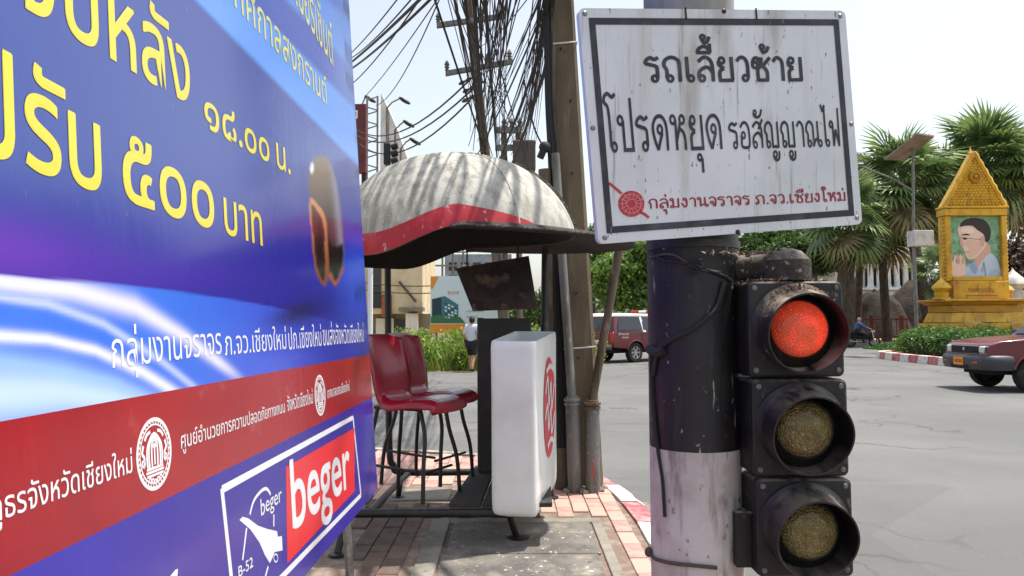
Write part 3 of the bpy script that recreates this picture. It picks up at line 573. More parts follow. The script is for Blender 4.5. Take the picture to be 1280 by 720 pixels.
bt('าเปอร์เซ็นต์', (362, -8), (417, 84), (362, -52), M['v_pale'], .004)
bt('กลุ่มงานจราจร', (140, 460), (277, 442), (140, 424), M['v_white'], -.002)
bt('ภ.จว.เชียงใหม่', (281, 444), (358, 436), (281, 420), M['v_white'], .0)
bt('ปภ.เชียงใหม่', (361, 437), (402, 432), (361, 416), M['v_white'], .0)
bt('ขนส่งจังหวัดเชียงใหม่', (404, 432), (455, 427), (404, 412), M['v_white'], .0)
bt('ภูธรจังหวัดเชียงใหม่', (-14, 655), (165, 590), (-14, 627), M['v_white'], .006)
bt('ศูนย์อำนวยการความปลอดภัยทางถนน', (226, 561), (356, 515), (226, 545), M['v_white'], .004)
bt('จังหวัดเชียงใหม่', (359, 514), (391, 504), (359, 500), M['v_white'], .004)
bt('เทศบาลนครเชียงใหม่', (409, 498), (437, 488), (409, 488), M['v_white'], .004)
# seals: ring, arches, steps
def seal(cx, cy, tx, name):
    uc, vc = BP.uv(cx, cy); _, vt_ = BP.uv(cx, tx); r = abs(vt_ - vc); b = MB()
    def st(pts, wd, cl=False, sm_=True):
        v, f = ribbon(catmull(pts, 4, cl) if sm_ else pts, wd * 1.5, cl); b.add([BP.at(uc + a * r, vc + c * r, .0007) for a, c in v], f)
    st(circ(0, 0, .94, 40), .07, True, False); st(circ(0, 0, .80, 40), .03, True, False)
    for k in range(36): a = k * math.pi / 18; st([(.83 * math.cos(a), .83 * math.sin(a)), (.91 * math.cos(a + .06), .91 * math.sin(a + .06))], .03, False, False)
    for s_ in (.36, .27, .14): st([(-s_ * 1.1, -.34), (-s_ * 1.2, 0), (-s_ * .95, .3), (0, .34 + s_ * .6), (s_ * .95, .3), (s_ * 1.2, 0), (s_ * 1.1, -.34)], .055)
    st([(0, -.3), (0, .3)], .05, False, False); st(circ(0, .28, .1, 10), .05, True, False)
    for yy, ww in ((-.38, .46), (-.47, .5), (-.57, .46)): st([(-ww, yy), (ww, yy)], .045, False, False)
    for sx in (-1, 1):
        st([(sx * .62, -.3), (sx * .56, -.05), (sx * .68, .1), (sx * .6, .3)], .06); st(circ(sx * .62, -.18, .09, 8), .04, True, False); st([(sx * .2, .62), (sx * .4, .56), (sx * .52, .42)], .06)
    for k in range(5): st(circ(-.3 + .15 * k, -.68 - .04 * (2 - abs(k - 2)), .06, 8), .035, True, False)
    return b.build(name, M['v_white'], BB, smooth=None)
seal(193, 567, 521, 'round_emblem')
o = seal(400, 494, 468, 'round_emblem')
# sponsor box
def quadframe(a, b_, c, d, t, h, name, m):
    A_, B_, C_, D_ = [BP.uv(*p) for p in (a, b_, c, d)]; u0 = (A_[0] + D_[0]) / 2; u1 = (B_[0] + C_[0]) / 2; v0 = (C_[1] + D_[1]) / 2; v1 = (A_[1] + B_[1]) / 2
    m_ = MB()
    for (x0, x1, y0, y1) in ((u0, u1, v1 - t, v1), (u0, u1, v0, v0 + t), (u0, u0 + t, v0 + t, v1 - t), (u1 - t, u1, v0 + t, v1 - t)):
        m_.add([BP.at(x0, y0, h), BP.at(x1, y0, h), BP.at(x1, y1, h), BP.at(x0, y1, h)], [(0, 1, 2, 3)])
    return m_.build(name, m, BB, smooth=None)
BP.strokes([([(277, 612), (441, 522)], False, 1.), ([(441, 521), (451, 619)], False, 1.), ([(451, 619), (300, 775)], False, 1.), ([(277, 610), (295, 780)], False, 1.)], .02, .0007, 'box_outline', M['v_white'], BB)
BP.poly([(357, 584), (443, 535), (443, 614), (359, 704)], .0007, 'logo_ground', M['v_logo'], BB)
bt('beger', (366, 662), (438, 606), (366, 604), M['v_white'], .012, .0012)
bt('beger', (326, 645), (352, 626), (326, 631), M['v_white'], .004, .0007)
bt('B-52', (298, 722), (316, 708), (298, 713), M['v_white'], .01, .0007)
BP.poly([(299, 650), (303, 646), (310, 648), (322, 657), (333, 661), (346, 664), (347, 671), (352, 670), (353, 688), (343, 690), (341, 696), (337, 704), (331, 694), (324, 678), (313, 662), (306, 656)], .0007, 'plane_mark', M['v_white'], BB)
for st_ in [(catmull([(312, 643), (317, 626), (326, 614), (333, 611), (338, 618)], 4), False, .8), ([(308, 660), (303, 700)], False, .8), ([(342, 658), (342, 643)], False, .8), ([(335, 708), (331, 722)], False, .8), (circ(344.5, 697.5, 2.6, 10, 5), True, .35)]:
    BP.strokes([st_], .012, .0007, 'mark_line', M['v_white'], BB)
BP.poly([(211, 722), (219, 712), (222, 711), (221, 724), (215, 735)], .0007, 'lettering', M['v_white'], BB)
# back frame and legs
b = MB(); 
for (u0, u1, v0, v1) in ((UN, 0, .02, .06), (UN, 0, VT - .06, VT - .02), (UN, UN + .04, .07, VT - .07), (-.05, -.01, .07, VT - .07), (-1.75, -1.71, .07, VT - .07)):
    b.add([BP.at(u, v, h) for h in (-.01, -.05) for (u, v) in ((u0, v0), (u1, v0), (u1, v1), (u0, v1))], [(0, 1, 2, 3), (7, 6, 5, 4), (0, 4, 5, 1), (1, 5, 6, 2), (2, 6, 7, 3), (3, 7, 4, 0)])
b.build('back_frame', M['steel'], BB, smooth=None)
for u in (-.44, -2.2, -3.3):
    tpt = BP.at(u, .7, -.07); bt0 = BP.at(u, 0, -.03); bz = Vector((bt0.x + .005, bt0.y, PVZ))
    b = MB(); d = (tpt - bz); b.tube([bz, bz + d * .5, tpt], .02, 4); b.build('leg', M['steel'], BB, smooth=None)
# ================================================================== TRAFFIC SIGN, POLE, SIGNAL
lo_, hi_ = -.3, .3
for _ in range(40):                                  # lean of the sign that makes its corners square
    md = (lo_ + hi_) / 2; STL, SBL, STR, SBR = P(723, 10, 2.1 + md), P(748, 305, 2.1), P(1057, 12, 2.32 + md), P(1078, 280, 2.32)
    if (STL - SBL).dot(SBR - SBL) > 0: hi_ = md
    else: lo_ = md
SP = Plane(SBL, SBR - SBL, STL - SBL); SW = (SBR - SBL).length; SH = SP.uv(723, 10)[1]
POLE_X, POLE_Y, POLE_R = .59, 2.40, .146
SG = thing('traffic_sign', 'weathered white rectangular traffic sign with black border and Thai lettering on the striped pole', 'sign', tuple(SBL))
def rrect(u0, u1, v0, v1, r, n=4):
    o_ = []
    for cx, cy, a in ((u1 - r, v1 - r, 0), (u0 + r, v1 - r, 90), (u0 + r, v0 + r, 180), (u1 - r, v0 + r, 270)):
        o_ += [(cx + r * math.cos(R(a + 90 * k_ / n)), cy + r * math.sin(R(a + 90 * k_ / n))) for k_ in range(n + 1)]
    return o_
b = MB(); b.rings([[SP.at(u, v, h) for u, v in rrect(0, SW, 0, SH, .018)] for h in (-.022, -.004, 0)]); b.build('panel', M['sign_white'], SG, smooth=30)
def frame_ring(pl, u0, u1, v0, v1, t, h, name, m, par):
    b_ = MB()
    for (x0, x1, y0, y1) in ((u0, u1, v1 - t, v1), (u0, u1, v0, v0 + t), (u0, u0 + t, v0 + t, v1 - t), (u1 - t, u1, v0 + t, v1 - t)):
        n_ = 8; b_.add([pl.at(x0 + (x1 - x0) * i / n_, y, h) for i in range(n_ + 1) for y in (y0, y1)], [(2 * i, 2 * i + 2, 2 * i + 3, 2 * i + 1) for i in range(n_)])
    return b_.build(name, m, par, smooth=None)
frame_ring(SP, .028, SW - .028, .028, SH - .028, .0195, .0015, 'border', M['sign_black'], SG)
def sl(s, A, B, T, m, st): V2, F2 = paint_line(s, st); return SP.line(V2, F2, A, B, T, .0015, 'lettering', m, SG)
sl('รถเลี้ยวซ้าย', (806, 102.5), (1004, 101), (806, 71), M['sign_black'], .145)
sl('โปรดหยุด', (758, 190), (903.5, 186.5), (758, 145), M['sign_black'], .11)
sl('รอสัญญาณไฟ', (912, 186), (1051, 182.5), (912, 153), M['sign_black'], .115)
sl('กลุ่มงานจราจร ภ.จว.เชียงใหม่', (811, 261), (1057, 251), (811, 249), M['sign_red'], .13)
SP.poly(circ(789, 254.8, 16.3, 28), .0015, 'emblem_disc', M['emblem_red'], SG)
M['emblem_pale'] = mat('emblem_pale', S(214, 150, 152), .6)
for st_ in ([(761, 229), (764, 231), (777, 242)], [(800, 265), (806, 268), (811, 272)]): SP.strokes([(st_, False, .9)], .009, .0015, 'emblem_sword', M['emblem_red'], SG)
SP.strokes([(circ(789, 254.8, 12 , 20), True, .35), (circ(789, 254.8, 6, 14), True, .35)] + [([(789 + 7 * math.cos(a), 254.8 + 7 * math.sin(a)), (789 + 14.5 * math.cos(a), 254.8 + 14.5 * math.sin(a))], False, .3) for a in np.arange(0, 6.28, .45)], .006, .0025, 'emblem_tracery', M['emblem_pale'], SG)
for (px, py) in ((731, 17), (1050, 20), (756, 297), (1071, 272), (741, 160), (1064, 155), (905, 14), (922, 290)):
    u, v = SP.uv(px, py); Mx = Matrix.Translation(SP.at(u, v, 0)) @ SP.n.to_track_quat('Z', 'Y').to_matrix().to_4x4()
    b = MB(); b.lathe([(0, .005), (.004, .005), (.0075, .002), (.0075, -.001)], 10, Mx); b.build('bolt', M['steel'] if py not in (14, 290) else M['black_metal'], SG)
for px in (857, 945):
    u, v = SP.uv(px, 20); b = MB(); b.add([SP.at(u - .003, v - .012, .003), SP.at(u + .003, v - .012, .003), SP.at(u + .003, SH + .004, .003), SP.at(u - .003, SH + .004, .003)], [(0, 1, 2, 3)]); b.build('strap_end', M['wire'], SG, smooth=None)
# two brackets holding the sign to the pole
for v in (.14, SH - .12):
    u, _ = SP.uv(866, 160); c = SP.at(u, v, -.022); b = MB(); b.bx(c.x - .03, c.x + .03, c.y - .0, POLE_Y - POLE_R + .02, c.z - .02, c.z + .02); b.build('bracket', M['galv'], SG, smooth=None)
# ---- striped signal pole
SPL = thing('signal_pole', 'thick round traffic signal pole painted black above and white below', 'pole', (POLE_X, POLE_Y, PVZ))
def ptz(py): return EYE + (402 - py) / F * (POLE_Y - POLE_R)
zb = ptz(566); zt = 2.30; rs = random.Random(5)
def band(name, z0, z1, m, rag=0.):
    b = MB(); n = 48; loops = []
    zs = [z0, z0 + (z1 - z0) * .25, z0 + (z1 - z0) * .5, z0 + (z1 - z0) * .75, z1]
    for z in zs: loops.append([(POLE_X + POLE_R * math.cos(2 * math.pi * j / n), POLE_Y + POLE_R * math.sin(2 * math.pi * j / n), z) for j in range(n)])
    return b.rings(loops).build(name, m, SPL, smooth=60)
band('white_band', PVZ, zb, M['pole_white']); band('black_band', zb, zt, M['pole_black']); band('upper_pole', zt, 4.0, M['pole_grey'])
b = MB(); b.lathe([(0, .02), (.25, .02), (.25, 0)], 32, Matrix.Translation((POLE_X, POLE_Y, PVZ))); b.build('base_plate', M['galv'], SPL)
def on_pole(px, py, off=0.):   # pixel -> point on the pole's skin
    d = ray(px, py); ox, oy = -POLE_X, -POLE_Y; r_ = POLE_R + off
    a = d.x ** 2 + d.y ** 2; bb = 2 * (ox * d.x + oy * d.y); c = ox * ox + oy * oy - r_ * r_; D = bb * bb - 4 * a * c
    t = (-bb - math.sqrt(max(D, 0))) / (2 * a); return CAMP + d * t
def polewire(pts, r, name, m, off=.006, k=6):
    q = [on_pole(*p, off) for p in catmull(pts, k)]; b = MB(); b.tube(q, r, 7); return b.build(name, m, SPL)
polewire([(905, 352), (900, 372), (893, 388), (868, 410), (838, 425), (822, 440), (816, 470)], .008, 'cable', M['wire'])
polewire([(816, 438), (814, 452), (816, 500), (822, 560), (828, 600), (831, 646)], .0055, 'cable', M['wire'])
polewire([(812, 315), (830, 325), (852, 328), (880, 336), (905, 345), (915, 352)], .0045, 'tie_wire', M['wire'])
polewire([(811, 322), (840, 318), (870, 335), (900, 340)], .0035, 'tie_wire', M['wire_brown'])
polewire([(812, 690), (818, 698), (840, 704), (868, 707), (896, 710)], .006, 'tie_wire', M['wire_brown'])
polewire([(812, 436), (820, 441), (830, 438)], .016, 'cable_clip', M['wire'], k=3)
b = MB(); c = on_pole(811, 690, .01); b.sph(c, (.014, .014, .016), 10, 6); b.build('wire_knot', M['wire_brown'], SPL)
b = MB(); c = on_pole(868, 332, .006)
for k_ in range(5): q = [c + Vector((rs.uniform(-.02, .02), -.006 - .006 * rs.random(), rs.uniform(-.02, .02))) for _ in range(7)]; b.tube([Vector(p) for p in catmull(q, 3)], .0028, 5)
b.build('wire_knot', M['wire'], SPL)
for zz in (1.83, 1.74):
    b = MB(); b.lathe([(POLE_R + .001, -.012), (POLE_R + .005, -.012), (POLE_R + .005, .012), (POLE_R + .001, .012)], 40, Matrix.Translation((POLE_X, POLE_Y, zz))); b.build('strap', M['black_metal'], SPL)
# ---- three section traffic light
HX, HY, HS = P(994, 410, 2.2).x, 2.2, .292
z_top = P(994, 350, 2.2).z
TL = thing('traffic_light', 'black three section traffic light with dusty visors and its red lamp lit', 'traffic light', (HX, HY, z_top - 3 * HS))
def lens_mat(name, c, dirt, em=0):
    m = mat(name, S(c), .2, layers=[(S(dirt), 9, .42, .62, (1, 1, 1), .85), (S(86, 74, 52), 30, .52, .66, (1, 1, 1), .6)], coat=.5)
    nt = m.node_tree; N = nt.nodes; L = nt.links; b_ = N['Principled BSDF']; tc = N.new('ShaderNodeTexCoord')
    vo = N.new('ShaderNodeTexVoronoi'); vo.inputs['Scale'].default_value = 120; vo.feature = 'DISTANCE_TO_EDGE'; L.new(tc.outputs['Object'], vo.inputs['Vector'])   # moulded prism cells
    bp = N.new('ShaderNodeBump'); bp.inputs['Strength'].default_value = .9; bp.inputs['Distance'].default_value = .02; L.new(vo.outputs['Distance'], bp.inputs['Height']); L.new(bp.outputs[0], b_.inputs['Normal'])
    if em:
        nz = N.new('ShaderNodeTexNoise'); nz.inputs['Scale'].default_value = 9; nz.inputs['Detail'].default_value = 8; L.new(tc.outputs['Object'], nz.inputs['Vector'])
        mr = N.new('ShaderNodeMapRange'); mr.inputs[1].default_value = .44; mr.inputs[2].default_value = .6; mr.inputs[3].default_value = em; mr.inputs[4].default_value = em * .5; L.new(nz.outputs[0], mr.inputs[0])
        m2 = N.new('ShaderNodeMapRange'); m2.inputs[1].default_value = 0; m2.inputs[2].default_value = .35; m2.inputs[3].default_value = .7; m2.inputs[4].default_value = 1.25; L.new(vo.outputs['Distance'], m2.inputs[0])
        vd = N.new('ShaderNodeVectorMath'); vd.operation = 'DISTANCE'; vd.inputs[1].default_value = (.02, -.075, 2.5 * HS - .016); L.new(tc.outputs['Object'], vd.inputs[0])    # bulb behind the lens
        m3 = N.new('ShaderNodeMapRange'); m3.inputs[1].default_value = .035; m3.inputs[2].default_value = .115; m3.inputs[3].default_value = 1.5; m3.inputs[4].default_value = .3; L.new(vd.outputs['Value'], m3.inputs[0])
        m4 = N.new('ShaderNodeMath'); m4.operation = 'MULTIPLY'; L.new(m2.outputs[0], m4.inputs[0]); L.new(m3.outputs[0], m4.inputs[1])
        mu = N.new('ShaderNodeMath'); mu.operation = 'MULTIPLY'; L.new(mr.outputs[0], mu.inputs[0]); L.new(m4.outputs[0], mu.inputs[1]); L.new(mu.outputs[0], b_.inputs['Emission Strength']); b_.inputs['Emission Color'].default_value = (*S(255, 72, 44), 1)
    return m
LM = [lens_mat('lens_red', (190, 60, 40), (150, 110, 70), .42), lens_mat('lens_amber', (150, 134, 84), (118, 94, 46)), lens_mat('lens_green', (144, 130, 76), (116, 88, 36))]
YAWS = [R(0), R(.5), R(.5)]
for k_ in range(3):
    zc = z_top - HS * (k_ + .5); MX = Matrix.Translation((HX + .006 * k_, HY, zc)) @ Matrix.Rotation(YAWS[k_], 4, 'Z')
    wv = HS * .49
    b = MB(); b.rings([[MX @ Vector((u, y, v)) for u, v in rrect(-.142, .142, -wv, wv, .018)] for y in (.13, .012)][::-1]); sec = b.build('signal_section', M['signal_black'], TL, smooth=30)
    b = MB(); b.rings([[MX @ Vector((u, y, v)) for u, v in rrect(-.142 + e, .142 - e, -wv + e, wv - e, .018)] for y, e in ((.011, .001), (-.004, .001), (-.009, .007))][::-1]); b.build('door', M['signal_black'], sec, smooth=30)
    for sx in (-.122, .122):
        for sz in (-.122, .122):
            Mb = MX @ Matrix.Translation((sx, -.009, sz)) @ Matrix.Rotation(R(90), 4, 'X'); b = MB(); b.lathe([(0, .006), (.0035, .006), (.004, .004), (.0075, .004), (.0085, 0)], 10, Mb); b.build('bolt', M['galv'], sec)
    Mv = MX @ Matrix.Rotation(R(90 + 7), 4, 'X')                       # visor axis: local z -> forward and slightly down
    prof = [(.137, .004), (.124, .012), (.121, .03), (.119, .07), (.117, .105)]
    b = MB(); n = 56; loops = []
    outer = []; 
    for (r_, z_) in prof:
        row = []
        for j in range(n):
            a = 2 * math.pi * j / n; up = math.sin(a); zz = z_ * (1 if z_ < .05 else (1 - .12 * max(0, -up) ** 1.0 * (z_ / .105)))
            row.append(Mv @ Vector((r_ * math.cos(a), r_ * math.sin(a), zz)))
        loops.append(row)
    inn = []
    for (r_, z_) in [(.112, .105), (.113, .07), (.113, .0)]:
        row = []
        for j in range(n):
            a = 2 * math.pi * j / n; up = math.sin(a); zz = z_ * (1 if z_ < .05 else (1 - .12 * max(0, -up) ** 1.0 * (z_ / .105))); row.append(Mv @ Vector((r_ * math.cos(a), r_ * math.sin(a), zz)))
        inn.append(row)
    b.rings(loops + inn, cap=False); b.build('visor', M['visor_dusty' if k_ == 0 else 'visor'], sec, smooth=50)
    Ml = MX @ Matrix.Rotation(R(90), 4, 'X')
    b = MB(); b.lathe([(.116, -.004), (.116, .008), (.102, .02), (.087, .034), (.081, .03)], 36, Ml); b.build('lens_ring', M['black_metal'], sec)
    b = MB(); b.lathe([(max(.0005, .083 * math.sin(t)), .03 + .045 * (math.cos(t))) for t in np.linspace(0, math.pi / 2, 10)], 36, Ml); b.build('lens', LM[k_], sec)
# brackets: pipe at the top with a capped elbow, plate and bolt below
A = Vector((POLE_X + POLE_R * .8, POLE_Y - .04, z_top + .045)); B_ = Vector((HX - .03, HY + .06, z_top + .045))
b = MB(); b.tube([A, A.lerp(B_, .5), B_], .042, 16); b.build('top_arm', M['grime'], TL)
b = MB(); b.lathe([(.072, -.045), (.072, .018), (.066, .022), (.06, .03), (.045, .045), (.02, .055), (0, .057)], 28, Matrix.Translation((HX - .0, HY + .06, z_top + .045))); b.build('arm_cap', M['grime'], TL)
b = MB(); b.bx(POLE_X + POLE_R * .55, POLE_X + POLE_R * .55 + .07, POLE_Y - POLE_R - .012, POLE_Y - POLE_R + .06, z_top - .86, z_top - .70, None); b.bx(POLE_X + POLE_R * .55 - .005, POLE_X + POLE_R * .55 + .076, POLE_Y - POLE_R - .03, POLE_Y - POLE_R + .0, z_top - .70, z_top - .694); b.build('lower_bracket', M['signal_black'], TL, smooth=None)
b = MB(); q = Vector((POLE_X + POLE_R * .55 + .05, POLE_Y - POLE_R - .005, z_top - .79)); b.tube([q, q + Vector((.05, -.004, -.004)), Vector((HX - .12, HY + .06, z_top - .80))], .016, 10); b.build('lower_arm', M['grime'], TL)
# dust, droppings and dry leaves lying on top
def litter(n, seed, ctr, ext_, m, name, size, zf):
    r_ = random.Random(seed); b = MB()
    for _ in range(n):
        x_ = ctr[0] + r_.gauss(0, ext_[0]); y_ = ctr[1] + r_.uniform(-ext_[1], ext_[1]); z_ = zf(x_, y_)
        if z_ is None: continue
        e = Euler((r_.uniform(-.9, .9), r_.uniform(-.9, .9), r_.uniform(0, 6.3))).to_matrix(); s_ = size * r_.uniform(.4, 1.3)
        pts = [(-s_, 0, 0), (-.2 * s_, -.35 * s_, .1 * s_), (s_, 0, 0), (-.2 * s_, .35 * s_, -.08 * s_)]
        b.add([Vector((x_, y_, z_ + .002)) + e @ Vector(p) for p in pts], [(0, 1, 2, 3)])
    return stuff(b.build(name, m, TL, smooth=None))
def zv(x_, y_):
    dx = (x_ - HX); 
    if abs(dx) > .12: return z_top + .001 if abs(dx) < .14 and y_ > HY else None
    if y_ > HY - .012: return z_top + .001
    return z_top - HS * .5 + math.sqrt(.127 ** 2 - dx * dx) - (HY - y_) * .12
litter(300, 1, (HX - .02, HY + .0), (.05, .1), M['debris'], 'dry_debris', .009, zv)
litter(46, 2, (HX - .0, HY + .0), (.06, .08), M['dry_leaf'], 'dry_debris', .016, zv)
litter(160, 4, (HX - .12, HY + .07), (.07, .05), M['debris'], 'dry_debris', .012, lambda x_, y_: z_top + .045 + .04 if x_ < HX - .05 else z_top + .045 + .05)
# ================================================================== HELMET SHAPED KIOSK
KZ = PVZ
SK = thing('kiosk', 'helmet shaped traffic kiosk with a dirty white dome, red stripe and brim', 'kiosk', (-.33, 5.15, KZ))
DC = Vector((-.40, 5.15, 1.9)); DRX, DRY, DRZ = .87, .75, .775
def sst(a, b, x): t = max(0, min(1, (x - a) / (b - a))); return t * t * (3 - 2 * t)
def rim_z(a):     # height of the rim above DC.z round the dome; angle 0 is +X (the brim side)
    c = math.cos(a); return .015 + .17 * sst(-.55, .12, c)
def dome_pt(a, t, k=1.0):   # t 0 at the rim .. 1 at the crown
    zr = rim_z(a); z = zr + (DRZ - zr) * t; q = (max(0, 1 - (z / DRZ) ** 2.2)) ** .47
    return DC + Vector((DRX * k * q * math.cos(a), DRY * k * q * math.sin(a), z * k if t > 0 else z))
NA, NT = 96, 24
loops = [[dome_pt(2 * math.pi * j / NA, math.sin(i / NT * math.pi / 2) * .9995) for j in range(NA)] for i in range(NT + 1)]
b = MB(); b.rings(loops, cap=False); DO = b.build('dome', M['dome'], SK, smooth=60)
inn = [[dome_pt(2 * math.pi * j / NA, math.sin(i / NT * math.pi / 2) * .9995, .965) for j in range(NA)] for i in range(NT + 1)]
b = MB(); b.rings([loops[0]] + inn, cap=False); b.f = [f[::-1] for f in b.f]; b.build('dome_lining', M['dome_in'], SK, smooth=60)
# red wavy stripe round the rear and sides
b = MB(); vv = []; ff = []; angs = [R(d) for d in np.linspace(50, 310, 80)]
for a in angs:
    f_ = min(1, (math.degrees(a) - 50) / 35, (310 - math.degrees(a)) / 35) ** .7; hb = .02 + .115 * f_
    for k_ in range(4):
        zr = rim_z(a); t = (hb * k_ / 3) / (DRZ - zr) + .0005; p = dome_pt(a, t); nrm = Vector((math.cos(a), math.sin(a), .2)).normalized(); vv.append(p + nrm * .004)
for i in range(len(angs) - 1):
    for k_ in range(3): ff.append((i * 4 + k_, (i + 1) * 4 + k_, (i + 1) * 4 + k_ + 1, i * 4 + k_ + 1))
b.add(vv, ff); b.build('red_stripe', M['red_band'], SK, smooth=60)
# brim
b = MB(); n = 40; top = []; bot = []
ang = np.linspace(R(-88), R(88), n)
ring_o, ring_i = [], []
for a in ang:
    p = dome_pt(a, .0); c = max(0, math.cos(a)); ext_ = .40 * c ** .8
    o_ = Vector((DC.x + DRX * .985 * math.cos(a) * 1 + ext_ * math.cos(a), DC.y + (DRY * .985 + ext_ * .35) * math.sin(a), p.z - .055 * c)); ring_o.append(o_); ring_i.append(Vector((DC.x + (DRX - .05) * math.cos(a), DC.y + (DRY - .05) * math.sin(a), p.z + .03)))
vv = []
for i in range(n): m_ = ring_i[i].lerp(ring_o[i], .55) + Vector((0, 0, .012)); vv += [ring_i[i], m_, ring_o[i], ring_o[i] - Vector((0, 0, .018)), m_ - Vector((0, 0, .018)), ring_i[i] - Vector((0, 0, .018))]
b.add(vv, [(i * 6 + k_, i * 6 + (k_ + 1) % 6, (i + 1) * 6 + (k_ + 1) % 6, (i + 1) * 6 + k_) for i in range(n - 1) for k_ in range(6)])
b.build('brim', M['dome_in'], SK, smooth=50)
b = MB(); b.tube([p + Vector((0, 0, .004)) for p in ring_o], .011, 6); b.build('brim_edge', M['dome_trim'], SK)
# ridge strip over the crown on the brim side and moulded seams
def dome_strip(a_fn, ts, w_, h_, name, m):
    b_ = MB(); vv_ = []
    for t in ts:
        a = a_fn(t); p = dome_pt(a, t); p2 = dome_pt(a + .02, t); tan = (p2 - p).normalized(); nr = (p - DC).normalized()
        vv_ += [p - tan * w_ + nr * -.004, p - tan * w_ * .8 + nr * h_, p + tan * w_ * .8 + nr * h_, p + tan * w_ + nr * -.004]
    b_.add(vv_, [(i * 4 + k_, i * 4 + k_ + 1, (i + 1) * 4 + k_ + 1, (i + 1) * 4 + k_) for i in range(len(ts) - 1) for k_ in range(3)]); return b_.build(name, m, SK, smooth=60)
dome_strip(lambda t: R(-4), list(np.linspace(0, .86, 24)), .045, .02, 'ridge_strip', M['dome_trim'])
dome_strip(lambda t: R(-58), list(np.linspace(0.02, .97, 24)), .006, .004, 'seam', M['dome'])
# roof posts, floor frame
def rail(pts, r, name='frame_tube', k=6): b_ = MB(); b_.tube([Vector(p) for p in catmull(pts, k)], r, 10); return b_.build(name, M['black_metal'], SK)
FZ = .335
PL_ = P(487, 520, 5.78)
rail([(PL_.x - .02, 5.78, 2.14), (PL_.x - .01, 5.78, 1.2), (PL_.x, 5.78, .52), (PL_.x + .03, 5.78, .39), (PL_.x + .12, 5.78, FZ), (-.2, 5.78, FZ), (.32, 5.78, FZ)], .026)
rail([(-.98, 4.55, FZ), (-.4, 4.55, FZ), (.14, 4.55, FZ)], .026)
rail([(-.88, 4.57, FZ + .004), (-.84, 5.2, FZ + .004), (-.80, 5.76, FZ + .004)], .022)
rail([(-.10, 4.57, FZ + .0), (-.06, 5.2, FZ + .0), (-.02, 5.76, FZ)], .022)
rail([(-1.02, 4.5, 2.02), (-1.02, 4.5, 1.2), (-1.0, 4.52, .42), (-.98, 4.55, FZ)], .026)
rail([(.22, 5.72, FZ), (.24, 5.72, 1.2), (.26, 5.7, 2.2)], .026)
for (x_, y_) in ((-1.04, 4.42), (-.9, 5.84), (.3, 5.8)):
    b = MB(); b.tube([(x_ + (.03 if x_ < 0 else -.03), y_ + (.07 if y_ < 5 else -.05), FZ - .02), (x_, y_, KZ + .01)], .022, 10); b.lathe([(0, .016), (.03, .014), (.055, .006), (.055, 0)], 18, Matrix.Translation((x_, y_, KZ))); b.build('foot', M['black_metal'], SK)
fx = G(648, 673, KZ); b = MB(); b.tube([(fx.x - .06, fx.y - .06, FZ - .02), (fx.x - .01, fx.y, KZ + .01)], .024, 10); b.lathe([(0, .02), (.03, .016), (.07, .008), (.07, 0)], 20, Matrix.Translation((fx.x, fx.y, KZ + .002))); b.build('foot', M['black_metal'], SK)
for (x0, x1, x2, x3) in ((-.395, -.20, -.29, -.13), (-.19, .02, -.122, .06), (.03, .24, .07, .28)):
    b = MB(); b.rings([[(x0, 4.56, z_), (x1, 4.56, z_), (x3, 5.74, z_), (x2, 5.74, z_)] for z_ in (FZ + .028, FZ + .058)]); b.build('footboard', M['board'], SK, smooth=None, bevel=.006)
# hanging rusty sheet under the dome
hp = [P(570, 336, 5.0), P(661, 320, 5.05), P(672, 386, 4.9), P(591, 389, 4.88)]; b = MB(); b.prism(hp, (0, .012, .003)); b.build('hanging_sheet', M['rust'], SK, smooth=None)
for p in (hp[0].lerp(hp[1], .15), hp[0].lerp(hp[1], .85)): b = MB(); b.tube([p + Vector((0, .006, -.02)), p + Vector((.0, .02, .2))], .006, 6); b.build('hanger', M['black_metal'], SK)
# ---- dark upright board and white counter shell standing on the footboards
UB = thing('counter_board', 'tall dark grey upright board standing behind the white counter', 'board', (-.06, 5.5, FZ + .058))
b = MB(); b.bx(-.255, .135, 5.47, 5.50, FZ + .06, 1.525); b.build('front_sheet', M['panel_dark'], UB, smooth=None, bevel=.004)
b = MB(); b.bx(-.262, -.215, 5.505, 5.60, FZ + .06, 1.53); b.build('side_post', M['panel_dark'], UB, smooth=None, bevel=.004)
b = MB(); b.bx(.10, .14, 5.505, 5.60, FZ + .06, 1.53); b.build('side_post', M['panel_dark'], UB, smooth=None, bevel=.004)
CS = thing('counter', 'white moulded fibreglass counter shell with a red script roundel', 'counter', (.1, 4.9, FZ - .02))
def plan(e, t):    # rounded four cornered plan, e = inset
    A_, B2, C_, D_ = Vector((-.135, 4.50)), Vector((.14, 4.455)), Vector((.318, 5.33)), Vector((.02, 5.40))
    c = (A_ + B2 + C_ + D_) / 4; out = []; cor = [A_, B2, C_, D_]
    for i in range(4):
        p, q, r_ = cor[i - 1], cor[i], cor[(i + 1) % 4]; rad = .04
        d1_ = (p - q).normalized(); d2_ = (r_ - q).normalized()
        for k_ in range(6):
            tt = k_ / 5; a_ = q + d1_ * rad * (1 - tt) ** 2 + d2_ * rad * tt ** 2; out.append(a_ + (c - a_).normalized() * e)
    return out
zl = [(FZ - .02, .05), (FZ + .0, .02), (FZ + .03, .004), (FZ + .1, 0), (1.0, 0), (1.33, -.006), (1.365, 0), (1.378, .012), (1.372, .028), (1.34, .036), (1.1, .04)]
def zc_(z, p): return z + (.05 * (p.y - 4.45) / .9 if z > 1 else .02 * (p.y - 4.45))
b = MB(); b.rings([[(p.x, p.y, zc_(z, p)) for p in plan(e, 0)] for z, e in zl]); b.build('shell', M['fibre'], CS, smooth=50)
